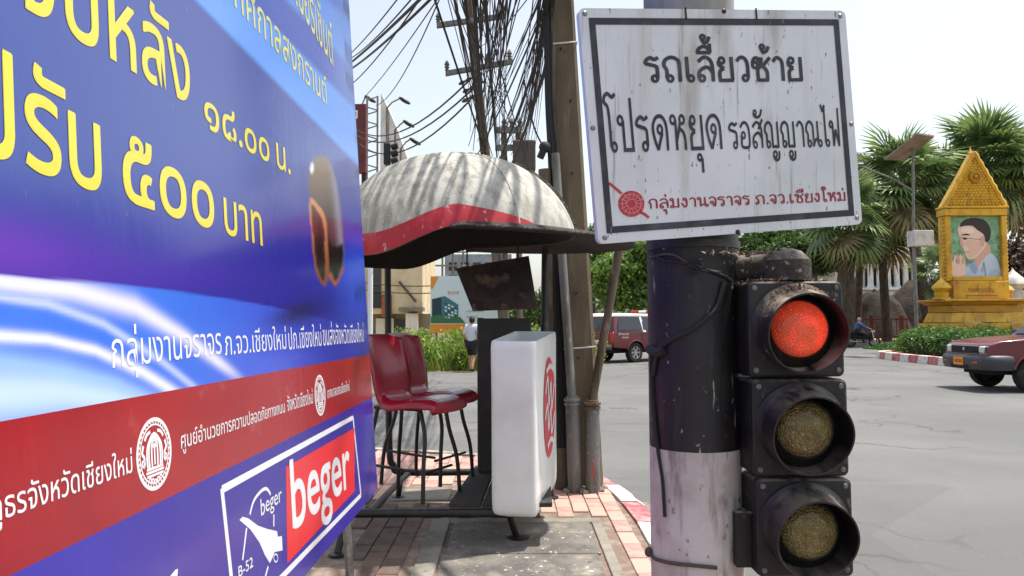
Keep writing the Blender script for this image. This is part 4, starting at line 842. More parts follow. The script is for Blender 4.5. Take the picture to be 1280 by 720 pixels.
# roundel on the road side
RA = Vector((.14, 4.455, 0)); RB = Vector((.318, 5.33, 0)); rt_ = (RB - RA).normalized(); rn = Vector((rt_.y, -rt_.x, 0))
rc = RA.lerp(RB, .60) + Vector((0, 0, .93))
def rp(x_, z_, h): return rc + rt_ * x_ + Vector((0, 0, z_)) + rn * h
b = MB(); b.add([rp(.255 * math.cos(a), .33 * math.sin(a) * (1 - .12 * math.cos(a)), .004) for a in np.linspace(0, 2 * math.pi, 40, endpoint=False)], [tuple(range(40))]); b.build('roundel', M['logo_red'], CS, smooth=None)
for pts in ([(-.2, .1), (-.1, .2), (-.06, .02), (.04, .16), (.06, -.02), (.18, .14)], [(-.22, -.06), (-.12, .02), (-.08, -.14), (.02, -.02), (.05, -.18), (.2, -.06)], [(-.16, .24), (0, .27), (.14, .24)], [(-.12, -.25), (.02, -.22), (.16, -.26)]):
    v, f = ribbon(catmull(pts, 5), .035); b = MB(); b.add([rp(x_, z_, .007) for x_, z_ in v], f); b.build('script', M['fibre'], CS, smooth=None)
# ---- two red bar stools
def stool(name, label, Yc, xb, grp):
    t = thing(name, label, 'stool', (xb + .28, Yc, FZ + .02), 0, grp)
    # seat shell: profile in XZ from back top to seat front, swept across Y
    prof = [(-.03, 1.405), (-.012, 1.40), (.03, 1.30), (.075, 1.18), (.105, 1.08), (.13, 1.02), (.18, .99), (.26, .985), (.36, 1.0), (.46, 1.005), (.53, .995), (.565, .965), (.57, .935)]
    pr = [np.array(p) for p in catmull(prof, 4)]; n = len(pr); m_ = 15; top = []; wob_ = []
    for i, p in enumerate(pr):
        fr = i / (n - 1); back = sst(.5, .0, fr); hw = .205 - .028 * math.exp(-((fr - .42) / .10) ** 2) - .05 * sst(.12, 0, fr) - .04 * sst(.92, 1., fr)
        row = []
        for j in range(m_):
            s_ = -1 + 2 * j / (m_ - 1); cup = abs(s_) ** 3
            dx = -.0 + .05 * cup * back; dz = .018 * cup * (1 - back) - .06 * sst(.75, 1, abs(s_)) * (1 - back) * (1 - .7 * sst(.75, 1, fr)) - .02 * cup * sst(.1, 0, fr)
            row.append(Vector((xb + p[0] + dx - .04 * cup * sst(.85, 1, fr), Yc + hw * s_, p[1] + dz)))
        top.append(row)
    b_ = MB(); flat = [q for r_ in top for q in r_]; b_.add(flat, [(i * m_ + j, (i + 1) * m_ + j, (i + 1) * m_ + j + 1, i * m_ + j + 1) for i in range(n - 1) for j in range(m_ - 1)])
    o = b_.build('seat_shell', M['seat'], t, smooth=60); so = o.modifiers.new('s', 'SOLIDIFY'); so.thickness = .014; so.offset = 1
    # pale patch on the seat: wear, with the shine painted in
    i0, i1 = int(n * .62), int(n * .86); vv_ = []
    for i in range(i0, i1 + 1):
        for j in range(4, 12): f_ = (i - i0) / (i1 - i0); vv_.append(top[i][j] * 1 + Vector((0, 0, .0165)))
    b_ = MB(); b_.add(vv_, [(i * 8 + j, (i + 1) * 8 + j, (i + 1) * 8 + j + 1, i * 8 + j + 1) for i in range(i1 - i0) for j in range(7)]); b_.build('worn_shine_patch', M['seat_worn_shine'], t, smooth=60)
    for (x0, y0, x1, y1, kx) in ((.10, -.13, -.0, -.2, 0), (.10, .13, .02, .2, 0), (.42, -.13, .49, -.2, .05), (.44, .13, .51, .2, .0)):
        z1_ = FZ + .03 if not (x1 > .3) else FZ + .06
        pts = [(xb + x0, Yc + y0, .965), (xb + x0 + (x1 - x0) * .3 + kx * .6, Yc + y0 + (y1 - y0) * .3, .80), (xb + x0 + (x1 - x0) * .8 + kx * .2, Yc + y0 + (y1 - y0) * .8, .62), (xb + x1, Yc + y1, z1_)]
        b_ = MB(); b_.tube([Vector(p) for p in catmull(pts, 5)], .0135, 8); b_.build('leg', M['black_metal'], t)
    b_ = MB(); b_.tube([(xb + .08, Yc - .14, .955), (xb + .44, Yc - .14, .955)], .012, 8); b_.build('seat_bar', M['black_metal'], t)
    b_ = MB(); b_.tube([(xb + .08, Yc + .14, .955), (xb + .44, Yc + .14, .955)], .012, 8); b_.build('seat_bar', M['black_metal'], t)
    b_ = MB(); b_.tube([(xb + .44, Yc - .19, .56), (xb + .455, Yc + .19, .56)], .009, 8); b_.build('footrest', M['black_metal'], t)
    b_ = MB(); b_.tube([(xb + .03, Yc - .185, .60), (xb + .44, Yc - .185, .58)], .009, 8); b_.build('side_bar', M['black_metal'], t)
    t.rotation_euler = (0, 0, R(-27)); return t
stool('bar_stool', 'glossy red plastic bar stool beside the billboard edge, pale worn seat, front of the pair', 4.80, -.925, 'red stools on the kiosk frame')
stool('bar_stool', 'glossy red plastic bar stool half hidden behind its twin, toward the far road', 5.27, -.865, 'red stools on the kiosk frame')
# ================================================================== UTILITY POLES AND PIPES AT THE KERB
def sqpole(name, label, pb, pt_, wb, wt, m, group=None, z0=PVZ):
    t = thing(name, label, 'pole', (pb.x, pb.y, z0), 0, group); b_ = MB(); loops = []
    for k_ in range(9):
        f_ = k_ / 8; c = pb.lerp(pt_, f_); w_ = (wb + (wt - wb) * f_) / 2; ch = w_ * .22
        loops.append([c + Vector((sx * a_, sy * b2, 0)) for sx, sy, a_, b2 in ((-1, -1, w_, w_ - ch), (-1, -1, w_ - ch, w_), (1, -1, w_ - ch, w_), (1, -1, w_, w_ - ch), (1, 1, w_, w_ - ch), (1, 1, w_ - ch, w_), (-1, 1, w_ - ch, w_), (-1, 1, w_, w_ - ch))])
    b_.rings(loops).build('shaft', m, t, smooth=None); return t
UPB = G(731, 606, PVZ); UPB.y = 6.3; UPB = P(731, 606, 6.25); UPB.z = PVZ; UPT = P(699, 2, 6.25); d_ = (UPT - UPB); UPTT = UPB + d_ * 1.9
UP = sqpole('utility_pole', 'thick weathered brown concrete utility pole beside grey conduit pipes', UPB, UPTT, .29, .18, M['pole_conc'])
def up_at(py): f_ = (606 - py) / 604; return UPB + d_ * f_
for py in (62, 438):
    c = up_at(py); w_ = (.29 + (.18 - .29) * ((606 - py) / 604) / 1.9) / 2 + .004
    b = MB(); b.tube([c + Vector((sx * w_, sy * w_, .01 * sx)) for sx, sy in ((-1, -1), (1, -1), (1, 1), (-1, 1), (-1, -1))], .007, 6); b.build('white_tie', M['bar_white'], UP, smooth=None)
for py, dx in ((70, -.02), (135, .04), (225, .02), (372, .0), (450, -.01)):
    c = up_at(py); b = MB(); b.tube([c + Vector((dx, -.16, 0)), c + Vector((dx, -.10, 0))], .008, 8); b.build('bolt_hole', M['wire'], UP)
def rpole(name, label, pa, pb_, ra, rb_, m, cat='pole'):
    t = thing(name, label, cat, (pa.x, pa.y, PVZ)); b_ = MB(); k_ = 6; b_.tube([pa.lerp(pb_, i / k_) for i in range(k_ + 1)], [ra + (rb_ - ra) * i / k_ for i in range(k_ + 1)], 14); b_.build('shaft', m, t); return t
pa = P(703, 610, 6.1); pa.z = PVZ; rpole('short_post', 'slim round concrete post behind the white counter, shorter than the poles', pa, P(681, 212, 6.1), .062, .056, M['pole_old'])
def conduit(label, base, joint, top, r0, r1, m0, m1, name='conduit_pipe'):
    t = thing(name, label, 'pipe', tuple(base)); b_ = MB(); b_.tube([base, base.lerp(joint, .5), joint], r0, 14); b_.build('lower_sleeve', m0, t)
    ax = (joint - base).normalized(); b_ = MB()
    for h0, h1, rr in ((-.02, .0, r0 * 1.16), (.0, .012, r0 * .95), (.012, .034, r0 * 1.18), (.034, .05, r0 * .9)): b_.tube([joint + ax * h0, joint + ax * h1], rr, 14)
    b_.build('coupling', m1, t); b_ = MB(); b_.tube([joint + ax * .03, joint.lerp(top, .5), top], r1, 12); b_.build('upper_pipe', m1, t); return t
ba = P(719, 610, 6.0); ba.z = PVZ
c1 = conduit('straight grey steel conduit pipe strapped to the concrete utility pole', ba, P(715, 503, 6.0), P(694, 192, 6.05), .058, .036, M['galv'], M['pipe'])
ba = P(741, 610, 5.98); ba.z = PVZ
c2 = conduit('grey conduit sleeve with a red mark and a thin leaning wooden stake in it', ba, P(740, 508, 5.98), P(776, 300, 6.1), .06, .034, M['galv'], M['wood'])
v, f = ribbon([(-.012, .12), (.004, .17), (-.01, .2), (.012, .235), (-.002, .27)], .016); b = MB(); b.add([ba + Vector((x_, -.064, z_)) for x_, z_ in v], f); b.build('red_mark', M['kerb_red'], c2, smooth=None)
b = MB(); rr_ = random.Random(8)
for _ in range(26): p = Vector((rr_.uniform(.42, .76), rr_.uniform(5.9, 6.15), PVZ + .01)); b.box(p, (rr_.uniform(.02, .06), rr_.uniform(.02, .05), rr_.uniform(.02, .05)), Euler((rr_.random(), rr_.random(), rr_.random())).to_matrix())
o = stuff(b.build('rubble', M['conc'], None, smooth=None, bevel=.006)); o['label'] = 'loose concrete crumbs round the foot of the poles'; o['category'] = 'rubble'
# ================================================================== FAR UTILITY POLE AND CABLES
FY = 16.0
fb = P(640, 480, FY); fb.z = 0; ft = P(585, 0, FY); fd = ft - fb
FP = sqpole('utility_pole', 'distant leaning power pole with two steel crossarms and insulators above the dome', fb, fb + fd * 1.15, .26, .17, M['pole_old'], z0=0)
def crossarm(pa_, pb_, ya, yb, ins):
    A_, B2 = P(*pa_, ya), P(*pb_, yb); b_ = MB(); d = (B2 - A_).normalized(); u_ = Vector((0, 0, .05)); s_ = d.cross(Vector((0, 0, 1))).normalized() * .05
    b_.rings([[p - u_ - s_, p - u_ + s_, p + u_ + s_, p + u_ - s_] for p in (A_, B2)]); b_.build('crossarm', M['galv'], FP, smooth=None)
    for f_ in ins:
        p = A_.lerp(B2, f_); b_ = MB(); b_.lathe([(.02, .05), (.05, .07), (.03, .1), (.06, .13), (.035, .16), (.06, .19), (.04, .24), (.015, .28), (0, .28)], 10, Matrix.Translation(p)); b_.build('insulator', M['pole_old'], FP)
crossarm((546, 32), (632, 20), 15.75, 15.75, (.02, .65, .96)); crossarm((557, 92), (641, 77), 15.75, 15.75, (.02, .62, .95))
for k_, (px, py) in enumerate(((585, 102), (590, 112), (589, 124))):
    p = P(px, py, 15.7); b = MB(); b.tube([p + Vector((-.2 + .07 * j, 0, -.06 + .035 * j)) for j in range(8)], [.02, .05, .02, .05, .02, .05, .02, .03], 8); b.build('strain_insulator', M['wire_brown'], FP)
# transformer rack on a pair of posts further off
TR = thing('transformer_rack', 'two post transformer rack with crossbars behind the power pole', 'transformer', tuple(Vector((P(640, 402, 26).x, 26, 0))))
for px in (630, 648):
    p = P(px, 160, 26); b = MB(); b.tube([(p.x, p.y, 0), p], .11, 8); b.build('post', M['pole_old'], TR)
for py in (163, 185):
    A_, B2 = P(619, py, 25.8), P(652, py - 1, 25.8); b = MB(); b.bx(A_.x, B2.x, 25.7, 25.85, A_.z - .1, A_.z + .1); b.build('crossbar', M['galv'], TR, smooth=None)
for px in (630, 640, 650):
    p = P(px, 161, 25.8); b = MB(); b.lathe([(.05, 0), (.1, .08), (.06, .16), (.1, .24), (.04, .36), (0, .4)], 8, Matrix.Translation(p)); b.build('insulator', M['wire_brown'], TR)
p = P(655, 190, 25.8); b = MB(); b.bx(p.x - .4, p.x + .4, 25.4, 26.1, p.z - .7, p.z + .35); b.build('tank', M['wire_brown'], TR, smooth=None, bevel=.06)
rc_ = random.Random(11)
def cable(pa_, pb_, sag, r, label, grp, m='wire', n=14, name='overhead_cable', ea=0., eb=0.):
    b_ = MB(); pts = []
    for i in range(n + 1):
        t = i / n; q = pa_.lerp(pb_, t); q.z -= sag * 4 * t * (1 - t); pts.append(q)
    if ea: pts.insert(0, pa_ + (pts[0] - pts[1]).normalized() * ea)      # runs on overhead, out of view
    if eb: pts.append(pb_ + (pts[-1] - pts[-2]).normalized() * eb)
    b_.tube(pts, r, 5); o_ = b_.build(name, M[m]); tag(o_, label, 'cable', grp); return o_
# cables fanning from the near pole's head down the street
LBL1 = 'thin black cable falling from the concrete pole to the far power pole'; G1 = 'cables strung between the utility poles'
for k_ in range(58):
    pxt = rc_.uniform(552, 706); yt = rc_.uniform(-60, -8); A_ = P(pxt if k_ % 3 else rc_.uniform(575, 640), yt, rc_.uniform(6.0, 7.5))
    tgt = (rc_.gauss(604, 12), rc_.uniform(40, 205)) if k_ % 2 else (rc_.uniform(598, 660), rc_.uniform(150, 212)); B2 = P(*tgt, rc_.uniform(15.6, 24))
    cable(A_, B2, rc_.uniform(.02, .22), rc_.choice([.005, .006, .007, .010]), LBL1, G1, ea=2.2)
for (x0, x1, x2, rr_) in ((592, 607, 0, .022), (606, 622, 0, .018), (580, 604, 0, .016), (700, 622, 0, .02), (712, 640, 0, .026), (640, 603, 0, .012), (690, 590, 0, .012)):
    cable(P(x0, -12, 6.8), P(x1, 205, 17), .1, rr_, 'thick black cable bundle sagging towards the power pole above the dome', 'thick cable bundles', ea=3)
# fine drop wires beside the pole
for k_ in range(44):
    A_ = P(rc_.uniform(672, 690), rc_.uniform(-10, 30), 6.2); B2 = P(rc_.uniform(618, 668), rc_.uniform(140, 215), rc_.uniform(9, 14))
    cable(A_, B2, rc_.uniform(.05, .4), .0035, 'very fine drop wire slanting down beside the concrete pole', 'fine drop wires', ea=1.2)
for k_, (x0, x1) in enumerate(((683, 697), (686, 700), (681, 692), (688, 704))):
    A_ = P(x0, -5, 6.08); q = [P(x0 - 9, -260, 6.08), P(x0 - 2, -60, 6.08), A_, P(x0 + 1.5, 60, 6.08), P(x0 + 3, 130, 6.08), P((x0 + x1) / 2 + 1, 200, 6.08), P(x1, 330, 6.06), P(x1 + 6, 560, 6.04)]
    b = MB(); b.tube([Vector(p) for p in catmull(q, 5)], [.018, .012, .02, .014][k_], 6); tag(b.build('riser_cable', M['wire']), 'black riser cable running down the side of the concrete utility pole', 'cable', 'riser cables on the pole')
b = MB(); p = P(681, 184, 6.05); b.sph(p, (.05, .04, .05), 10, 6); b.tube([p, p + Vector((-.04, 0, -.09))], .03, 8); tag(b.build('cable_clamp', M['wire']), 'small black cable clamp fixed to the riser cables', 'clamp')
q = [P(655, 100, 6.6), P(660, 128, 6.4), P(668, 160, 6.2), P(678, 182, 6.08)]
b = MB(); b.tube([Vector(p) for p in catmull(q, 6)], .008, 6); tag(b.build('slack_cable', M['wire']), 'slack black cable curling into the clamp on the pole', 'cable')
LBL2 = 'black overhead wire crossing the open sky beside the billboard'; G2 = 'wires in the sky beside the billboard'
for (a0, a1, b0, b1, sg, r_) in ((425, 78, 502, -8, .1, .007), (430, 85, 532, -8, .05, .016), (430, 92, 545, -8, .1, .014), (436, 108, 528, -6, .15, .008), (455, 122, 550, -6, .1, .006), (470, 132, 548, 2, .35, .006), (440, 72, 520, -8, .1, .008)):
    cable(P(a0, a1, 24), P(b0, b1, 12), sg, r_ * 2.0, LBL2, G2, eb=14)
for (a0, a1, b0, b1) in ((440, 158, 586, 101), (440, 165, 590, 112), (450, 180, 588, 125)):
    cable(P(a0, a1, 30), P(b0, b1, 15.7), .75, .022, 'sagging wire reaching the strain insulators of the power pole', 'wires to the strain insulators')
cable(P(541, -8, 9), P(612, 205, 15), .02, .016, 'straight stay wire slanting down past both crossarms', None, name='stay_wire', ea=5)
# ================================================================== FAR LEFT SKYLINE
HO = thing('hoarding_tower', 'dark maroon roadside hoarding on posts beside the billboard edge', 'hoarding', (P(449, 402, 40).x, 40, 0))
A_, B2 = P(430, 130, 40), P(457, 215, 40); b = MB(); b.bx(A_.x, B2.x, 40, 40.6, B2.z, A_.z); b.build('panel', M['wall_brown'], HO, smooth=None)
for px in (436, 455): p = P(px, 215, 40.3); b = MB(); b.bx(p.x - .12, p.x + .12, 40.2, 40.4, 0, p.z - .003); b.build('post', M['wire'], HO, smooth=None)
b = MB(); A2, B3 = P(442, 138, 39.97), P(447, 148, 39.97); frame = [(A2.x, B3.x, A2.z - .08, A2.z), (A2.x, B3.x, B3.z, B3.z + .08), (A2.x, A2.x + .07, B3.z + .081, A2.z - .081), (B3.x - .07, B3.x, B3.z + .081, A2.z - .081)]
for x0, x1, z0, z1 in frame: b.bx(x0, x1, 39.95, 39.99, z0, z1)
b.build('letter', M['bar_white'], HO, smooth=None)
LT = thing('lattice_mast', 'thin steel lattice frame between the maroon hoarding and the pale spire', 'mast', (P(466, 402, 42).x, 42, 0))
b = MB()
for px in (459, 472): p = P(px, 120, 42); b.tube([(p.x, 42, 0), p], .06, 6)
for k_ in range(12):
    y0 = 125 + k_ * 9; A_, B2 = P(459, y0, 42), P(472, y0 - 4 + 8 * (k_ % 2), 42); b.tube([A_, B2], .04, 5)
b.build('frame', M['galv'], LT)
SPI = thing('spire_building', 'pale tapering concrete spire standing above the dome', 'building', (P(490, 402, 60).x, 60, 0))
b = MB(); q = [P(474, 215, 60), P(476, 116, 60), P(480, 124, 60), P(496, 160, 60), P(512, 205, 60)]; q = [Vector((q[0].x, 60, 0))] + q[1:] + [Vector((q[4].x, 60, 0))]
b.prism(q, (0, 3, 0)); b.build('wall', M['wall_white'], SPI, smooth=None)
A_ = P(484, 125, 60); b = MB(); b.prism([Vector((A_.x - .2, 59.9, 0)), P(483.2, 132, 59.9), P(486, 138, 59.9), Vector((A_.x + .2, 59.9, 0))], (0, .08, 0)); b.build('rib', M['wall_grey'], SPI, smooth=None)
def streetlight(pole_px, arm_px, head_px, Y, grp, lab):
    base = P(*pole_px, Y); t = thing('street_light', lab, 'street light', (base.x, Y, 0), 0, grp)
    b_ = MB(); b_.tube([(base.x, Y, 0), (base.x, Y, base.z)], .07, 8); b_.build('post', M['galv'], t)
    h = P(*head_px, Y); b_ = MB(); b_.tube([Vector((base.x, Y, base.z)), P(*arm_px, Y), h], .045, 6); b_.build('arm', M['galv'], t)
    Mx = Matrix.Translation(h + Vector((.28, 0, -.14))) @ Matrix.Rotation(R(32), 4, 'Y'); b_ = MB(); b_.sph((0, 0, 0), (.42, .16, .13), 10, 6); b_.v = [tuple(Mx @ Vector(p)) for p in b_.v]; b_.build('lamp_head', M['black_metal'], t)
for a0, a1, a2 in (((448, 140), (452, 132), (457, 121)), ((484, 135), (490, 128), (500, 123)), ((494, 162), (500, 156), (505, 152)), ((501, 186), (507, 178), (513, 174))):
    streetlight(a0, a1, a2, 44, 'street lights in a row above the dome', 'street light with a short curved arm above the dome')
TF = thing('far_traffic_light', 'small dark traffic light on a grey pole peeking over the dome', 'traffic light', (P(476, 402, 22).x, 22, 0)); TF.name = 'traffic_light'
p = P(476, 178, 22); b = MB(); b.tube([(p.x, 22, 0), p], .07, 8); b.build('post', M['galv'], TF); ORG[TF.name] = Matrix.Translation((P(476, 402, 22).x, 22, 0))
A_, B2 = P(480, 179, 22), P(488, 206, 22); b = MB(); b.bx(A_.x, B2.x, 21.9, 22.1, B2.z, A_.z); b.build('housing', M['signal_black'], TF, smooth=None, bevel=.03)
for k_ in range(3): p = P(489, 184 + 9 * k_, 21.95); b = MB(); b.lathe([(.1, 0), (.1, .2), (.085, .2), (.085, 0)], 12, Matrix.Translation(p) @ Matrix.Rotation(R(75), 4, 'Y')); b.build('visor', M['signal_black'], TF)
# ================================================================== BEHIND THE KIOSK: SHOPS, HOARDING, WEEDS, WALKER
SH1 = thing('shophouse', 'shabby cream shophouse with a boarded upper wall and dark shutters', 'building', (P(500, 402, 30).x, 30, 0))
def wallbox(par, name, m, px0, py0, px1, py1, Y, dep, toground=False):
    A_, B2 = P(px0, py0, Y), P(px1, py1, Y); b_ = MB(); b_.bx(A_.x, B2.x, Y, Y + dep, 0 if toground else B2.z, A_.z); return b_.build(name, m, par, smooth=None)
wallbox(SH1, 'upper_wall', M['wall_cream'], 420, 300, 528, 392, 30, 5)
wallbox(SH1, 'ground_wall', M['wall_grey'], 420, 393, 540, 440, 30.6, 4, True)
wallbox(SH1, 'canopy', M['wall_grey'], 498, 384, 529, 389, 29.4, .58)
wallbox(SH1, 'white_pier', M['wall_white'], 507, 392, 521, 440, 29.6, .5, True)
wallbox(SH1, 'shutter', M['glass_dk'], 461, 335, 476, 385, 29.9, .09); wallbox(SH1, 'brick_panel', M['brick_wall'], 477, 368, 489, 396, 29.86, .13); wallbox(SH1, 'shutter', M['glass_dk'], 494, 400, 506, 425, 30.5, .09); wallbox(SH1, 'side_wall', M['wall_white'], 470, 398, 492, 440, 30.45, .14, True)
b = MB(); b.tube([P(499, 352, 29.97), P(520, 377, 29.97)], .05, 5); b.build('crack', M['wire_brown'], SH1)
for py in (356, 365): cable(P(440, py - 5, 29), P(562, py, 28), .12, .02, 'slack wire stretched in front of the cream shophouse', 'wires before the shophouse')
pq = P(463, 340, 20); b = MB(); b.tube([(pq.x, 20, 0), (pq.x, 20, 4.2)], .07, 8); tag(b.build('white_post', M['bar_white']), 'thin white post in front of the dark shutter', 'post')
SC = thing('scaffold', 'steel scaffold lattice rising behind the apartment advertisement', 'scaffold', (P(560, 402, 46).x, 46, 0))
for px in (530, 541, 553, 566, 579): p = P(px, 300, 46); b = MB(); b.tube([(p.x, 46, 0), p], .07, 6); b.build('standard', M['galv'], SC)
for py in (315, 332, 346, 360, 374): b = MB(); b.tube([P(526, py, 45.9), P(584, py, 45.9)], .06, 6); b.build('ledger', M['galv'], SC)
FB_ = thing('blue_building', 'pale blue glass block far behind the scaffold', 'building', (P(590, 402, 70).x, 70, 0)); wallbox(FB_, 'wall', M['roof_grey'], 556, 318, 640, 420, 70, 8, True)
for r0 in range(3):
    for c0 in range(5): wallbox(FB_, 'window', M['glass_dk'], 561 + c0 * 15, 328 + r0 * 16, 571 + c0 * 15, 338 + r0 * 16, 69.93, .06)
AD = thing('advertisement_board', 'roadside advertisement board showing a teal apartment block', 'board', (P(575, 402, 27).x, 27, 0)); AY = 27
M['ad_sky'] = mat('ad_sky', S(206, 220, 224), .5); M['ad_teal'] = mat('ad_teal', S(60, 112, 124), .5); M['ad_dk'] = mat('ad_dk', S(30, 58, 68), .5); M['ad_green'] = mat('ad_green', S(58, 108, 66), .5); M['ad_red'] = mat('ad_red', S(196, 60, 70), .5)
wallbox(AD, 'panel', M['ad_sky'], 538, 345, 628, 405, AY, .08)
wallbox(AD, 'orange_edge', M['orange'], 538, 405.5, 628, 416, AY + .01, .06); 
for px in (545, 585, 622): p = P(px, 416, AY); b = MB(); b.bx(p.x - .05, p.x + .05, AY + .01, AY + .09, 0, p.z); b.build('post', M['galv'], AD, smooth=None)
def adpoly(pts, m, name, h): b_ = MB(); b_.add([P(x_, y_, AY - h) for x_, y_ in pts], [tuple(range(len(pts)))][0:1]); return b_.build(name, m, AD, smooth=None)
adpoly([(540, 400), (540, 374), (552, 371), (552, 400)], M['ad_dk'], 'printed_block', .01); adpoly([(552, 400), (552, 371), (556, 370), (573, 381), (573, 400)], M['ad_teal'], 'printed_block', .012)
for r0 in range(5):
    for c0 in range(4): x_ = 556 + c0 * 4.1; y_ = 378 + r0 * 4.4 + (x_ - 556) * (.45 - r0 * .09); adpoly([(x_, y_), (x_ + 2.6, y_ + .8), (x_ + 2.6, y_ + 3), (x_, y_ + 2.4)], M['ad_sky'] if (r0 + c0) % 3 else M['ad_dk'], 'printed_window', .016)
adpoly([(538.5, 404), (538.5, 396), (548, 393), (560, 398), (575, 396), (582, 404)], M['ad_green'], 'printed_trees', .02)
adpoly([(538.5, 346), (548, 346), (541, 360), (538.5, 362)], M['orange'], 'printed_corner', .02)
for k_, (x0, x1, y_, m) in enumerate(((560, 573, 366, 'ad_red'), (583, 604, 389, 'wall_grey'), (583, 596, 396, 'wall_grey'))):
    pts = [(x0 + (x1 - x0) * i / 12, y_ + (2.4 if i % 2 else -2.2) * (1 if m == 'ad_red' else .5)) for i in range(13)]; v, f = ribbon(pts, 1.1 if m == 'ad_red' else .7); b = MB(); b.add([P(x_, yy, AY - .02) for x_, yy in v], f); b.build('printed_script', M[m], AD, smooth=None)
rngn = np.random.default_rng(4)
def leaf_cloud(lobes, n, size, seed, shell=.55, asp=.5, up=.0):
    g_ = np.random.default_rng(seed); vol = np.array([r_[0] * r_[1] * r_[2] for _, r_ in lobes]) ** .67; ch = g_.choice(len(lobes), n, p=vol / vol.sum())
    c = np.array([l[0] for l in lobes], float)[ch]; rr_ = np.array([l[1] for l in lobes], float)[ch]
    d = g_.normal(size=(n, 3)); d /= np.linalg.norm(d, axis=1, keepdims=True); rad = shell + (1 - shell) * g_.random((n, 1)) ** .6; rad *= 1 + .16 * g_.normal(size=(n, 1))
    cl = np.sin(d * 7 + ch[:, None] * 1.7).sum(1, keepdims=True) * .09
    p = c + d * rr_ * (rad + cl)
    a = g_.normal(size=(n, 3)) + d * .4; a[:, 2] += up; a /= np.linalg.norm(a, axis=1, keepdims=True); b_ = np.cross(a, g_.normal(size=(n, 3))); b_ /= np.linalg.norm(b_, axis=1, keepdims=True)
    s_ = size * (.55 + .9 * g_.random((n, 1))); V = np.stack([p - a * s_, p + b_ * s_ * asp, p + a * s_, p - b_ * s_ * asp], 1).reshape(-1, 3)
    return V, np.arange(4 * n).reshape(n, 4)
def tree(name, label, base, lobes, n, size, leaf, seed, group=None, trunk_r=.2, cat='tree'):
    t = thing(name, label, cat, tuple(base), 0, group); r_ = random.Random(seed); base = Vector(base)
    V, F_ = leaf_cloud(lobes, n, size, seed); npmesh('crown', V, F_, leaf, t)
    cen = sum((Vector(l[0]) for l in lobes), Vector()) / len(lobes); zmin = min(l[0][2] - l[1][2] for l in lobes); fork = Vector((base.x + (cen.x - base.x) * .4, base.y, base.z + max(.8, (zmin - base.z) * .9 + .4)))
    b_ = MB(); b_.tube([base, base.lerp(fork, .5) + Vector((r_.uniform(-.1, .1), 0, 0)), fork], [trunk_r, trunk_r * .8, trunk_r * .65], 8)
    for l in lobes:
        q = Vector(l[0]); b_.tube([fork, fork.lerp(q, .5) + Vector((r_.uniform(-.2, .2), r_.uniform(-.2, .2), .15)), q], [trunk_r * .55, trunk_r * .35, trunk_r * .12], 6)
    b_.build('trunk', M['bark'], t); return t
# weeds on the corner plot
WV = []; c0 = P(528, 440, 23.2); c1 = P(612, 440, 23.2)
def weeds(x0, x1, y0, y1, h, n, seed, name='weeds'):
    g_ = np.random.default_rng(seed); p = np.stack([g_.uniform(x0, x1, n), g_.uniform(y0, y1, n), np.zeros(n)], 1); hh = h * g_.uniform(.35, 1.15, (n, 1)) * (.75 + .35 * np.sin(p[:, :1] * 3.1))
    ln = g_.normal(0, .32, (n, 2)) * hh; wd = g_.uniform(.012, .04, (n, 1)); an = g_.uniform(0, 6.28, n); sx = np.stack([np.cos(an), np.sin(an), 0 * an], 1) * wd
    mid = p + np.concatenate([ln * .35, hh * .6], 1); tip = p + np.concatenate([ln, hh], 1)
    V = np.stack([p - sx, p + sx, mid + sx * 1.2, mid - sx * 1.2, mid - sx * 1.2, mid + sx * 1.2, tip + sx * .1, tip - sx * .1], 1).reshape(-1, 3)
    return V, np.arange(8 * n).reshape(-1, 4)
V1, F1 = weeds(c0.x - 1.5, c1.x + 1.5, 22.4, 26.2, 1.1, 2600, 3); lob = [((c0.x - 1.2 + .42 * i, 22.9 + (i % 3) * .9, .45 + .25 * ((i * 7) % 3) / 2), (.55, .6, .5 + .2 * ((i * 5) % 4) / 3)) for i in range(16)]; V2, F2 = leaf_cloud(lob, 16000, .06, 5, .1)
o = npmesh('weeds', np.concatenate([V1, V2]), np.concatenate([F1, F2 + len(V1)]), M['weed']); stuff(o)
b = MB(); b.add([(-60, 22.3, .006), (c1.x + 3, 22.3, .006), (c1.x + 5, 60, .006), (-60, 60, .006)], [(0, 1, 2, 3)]); struct(b.build('corner_ground', M['soil']))
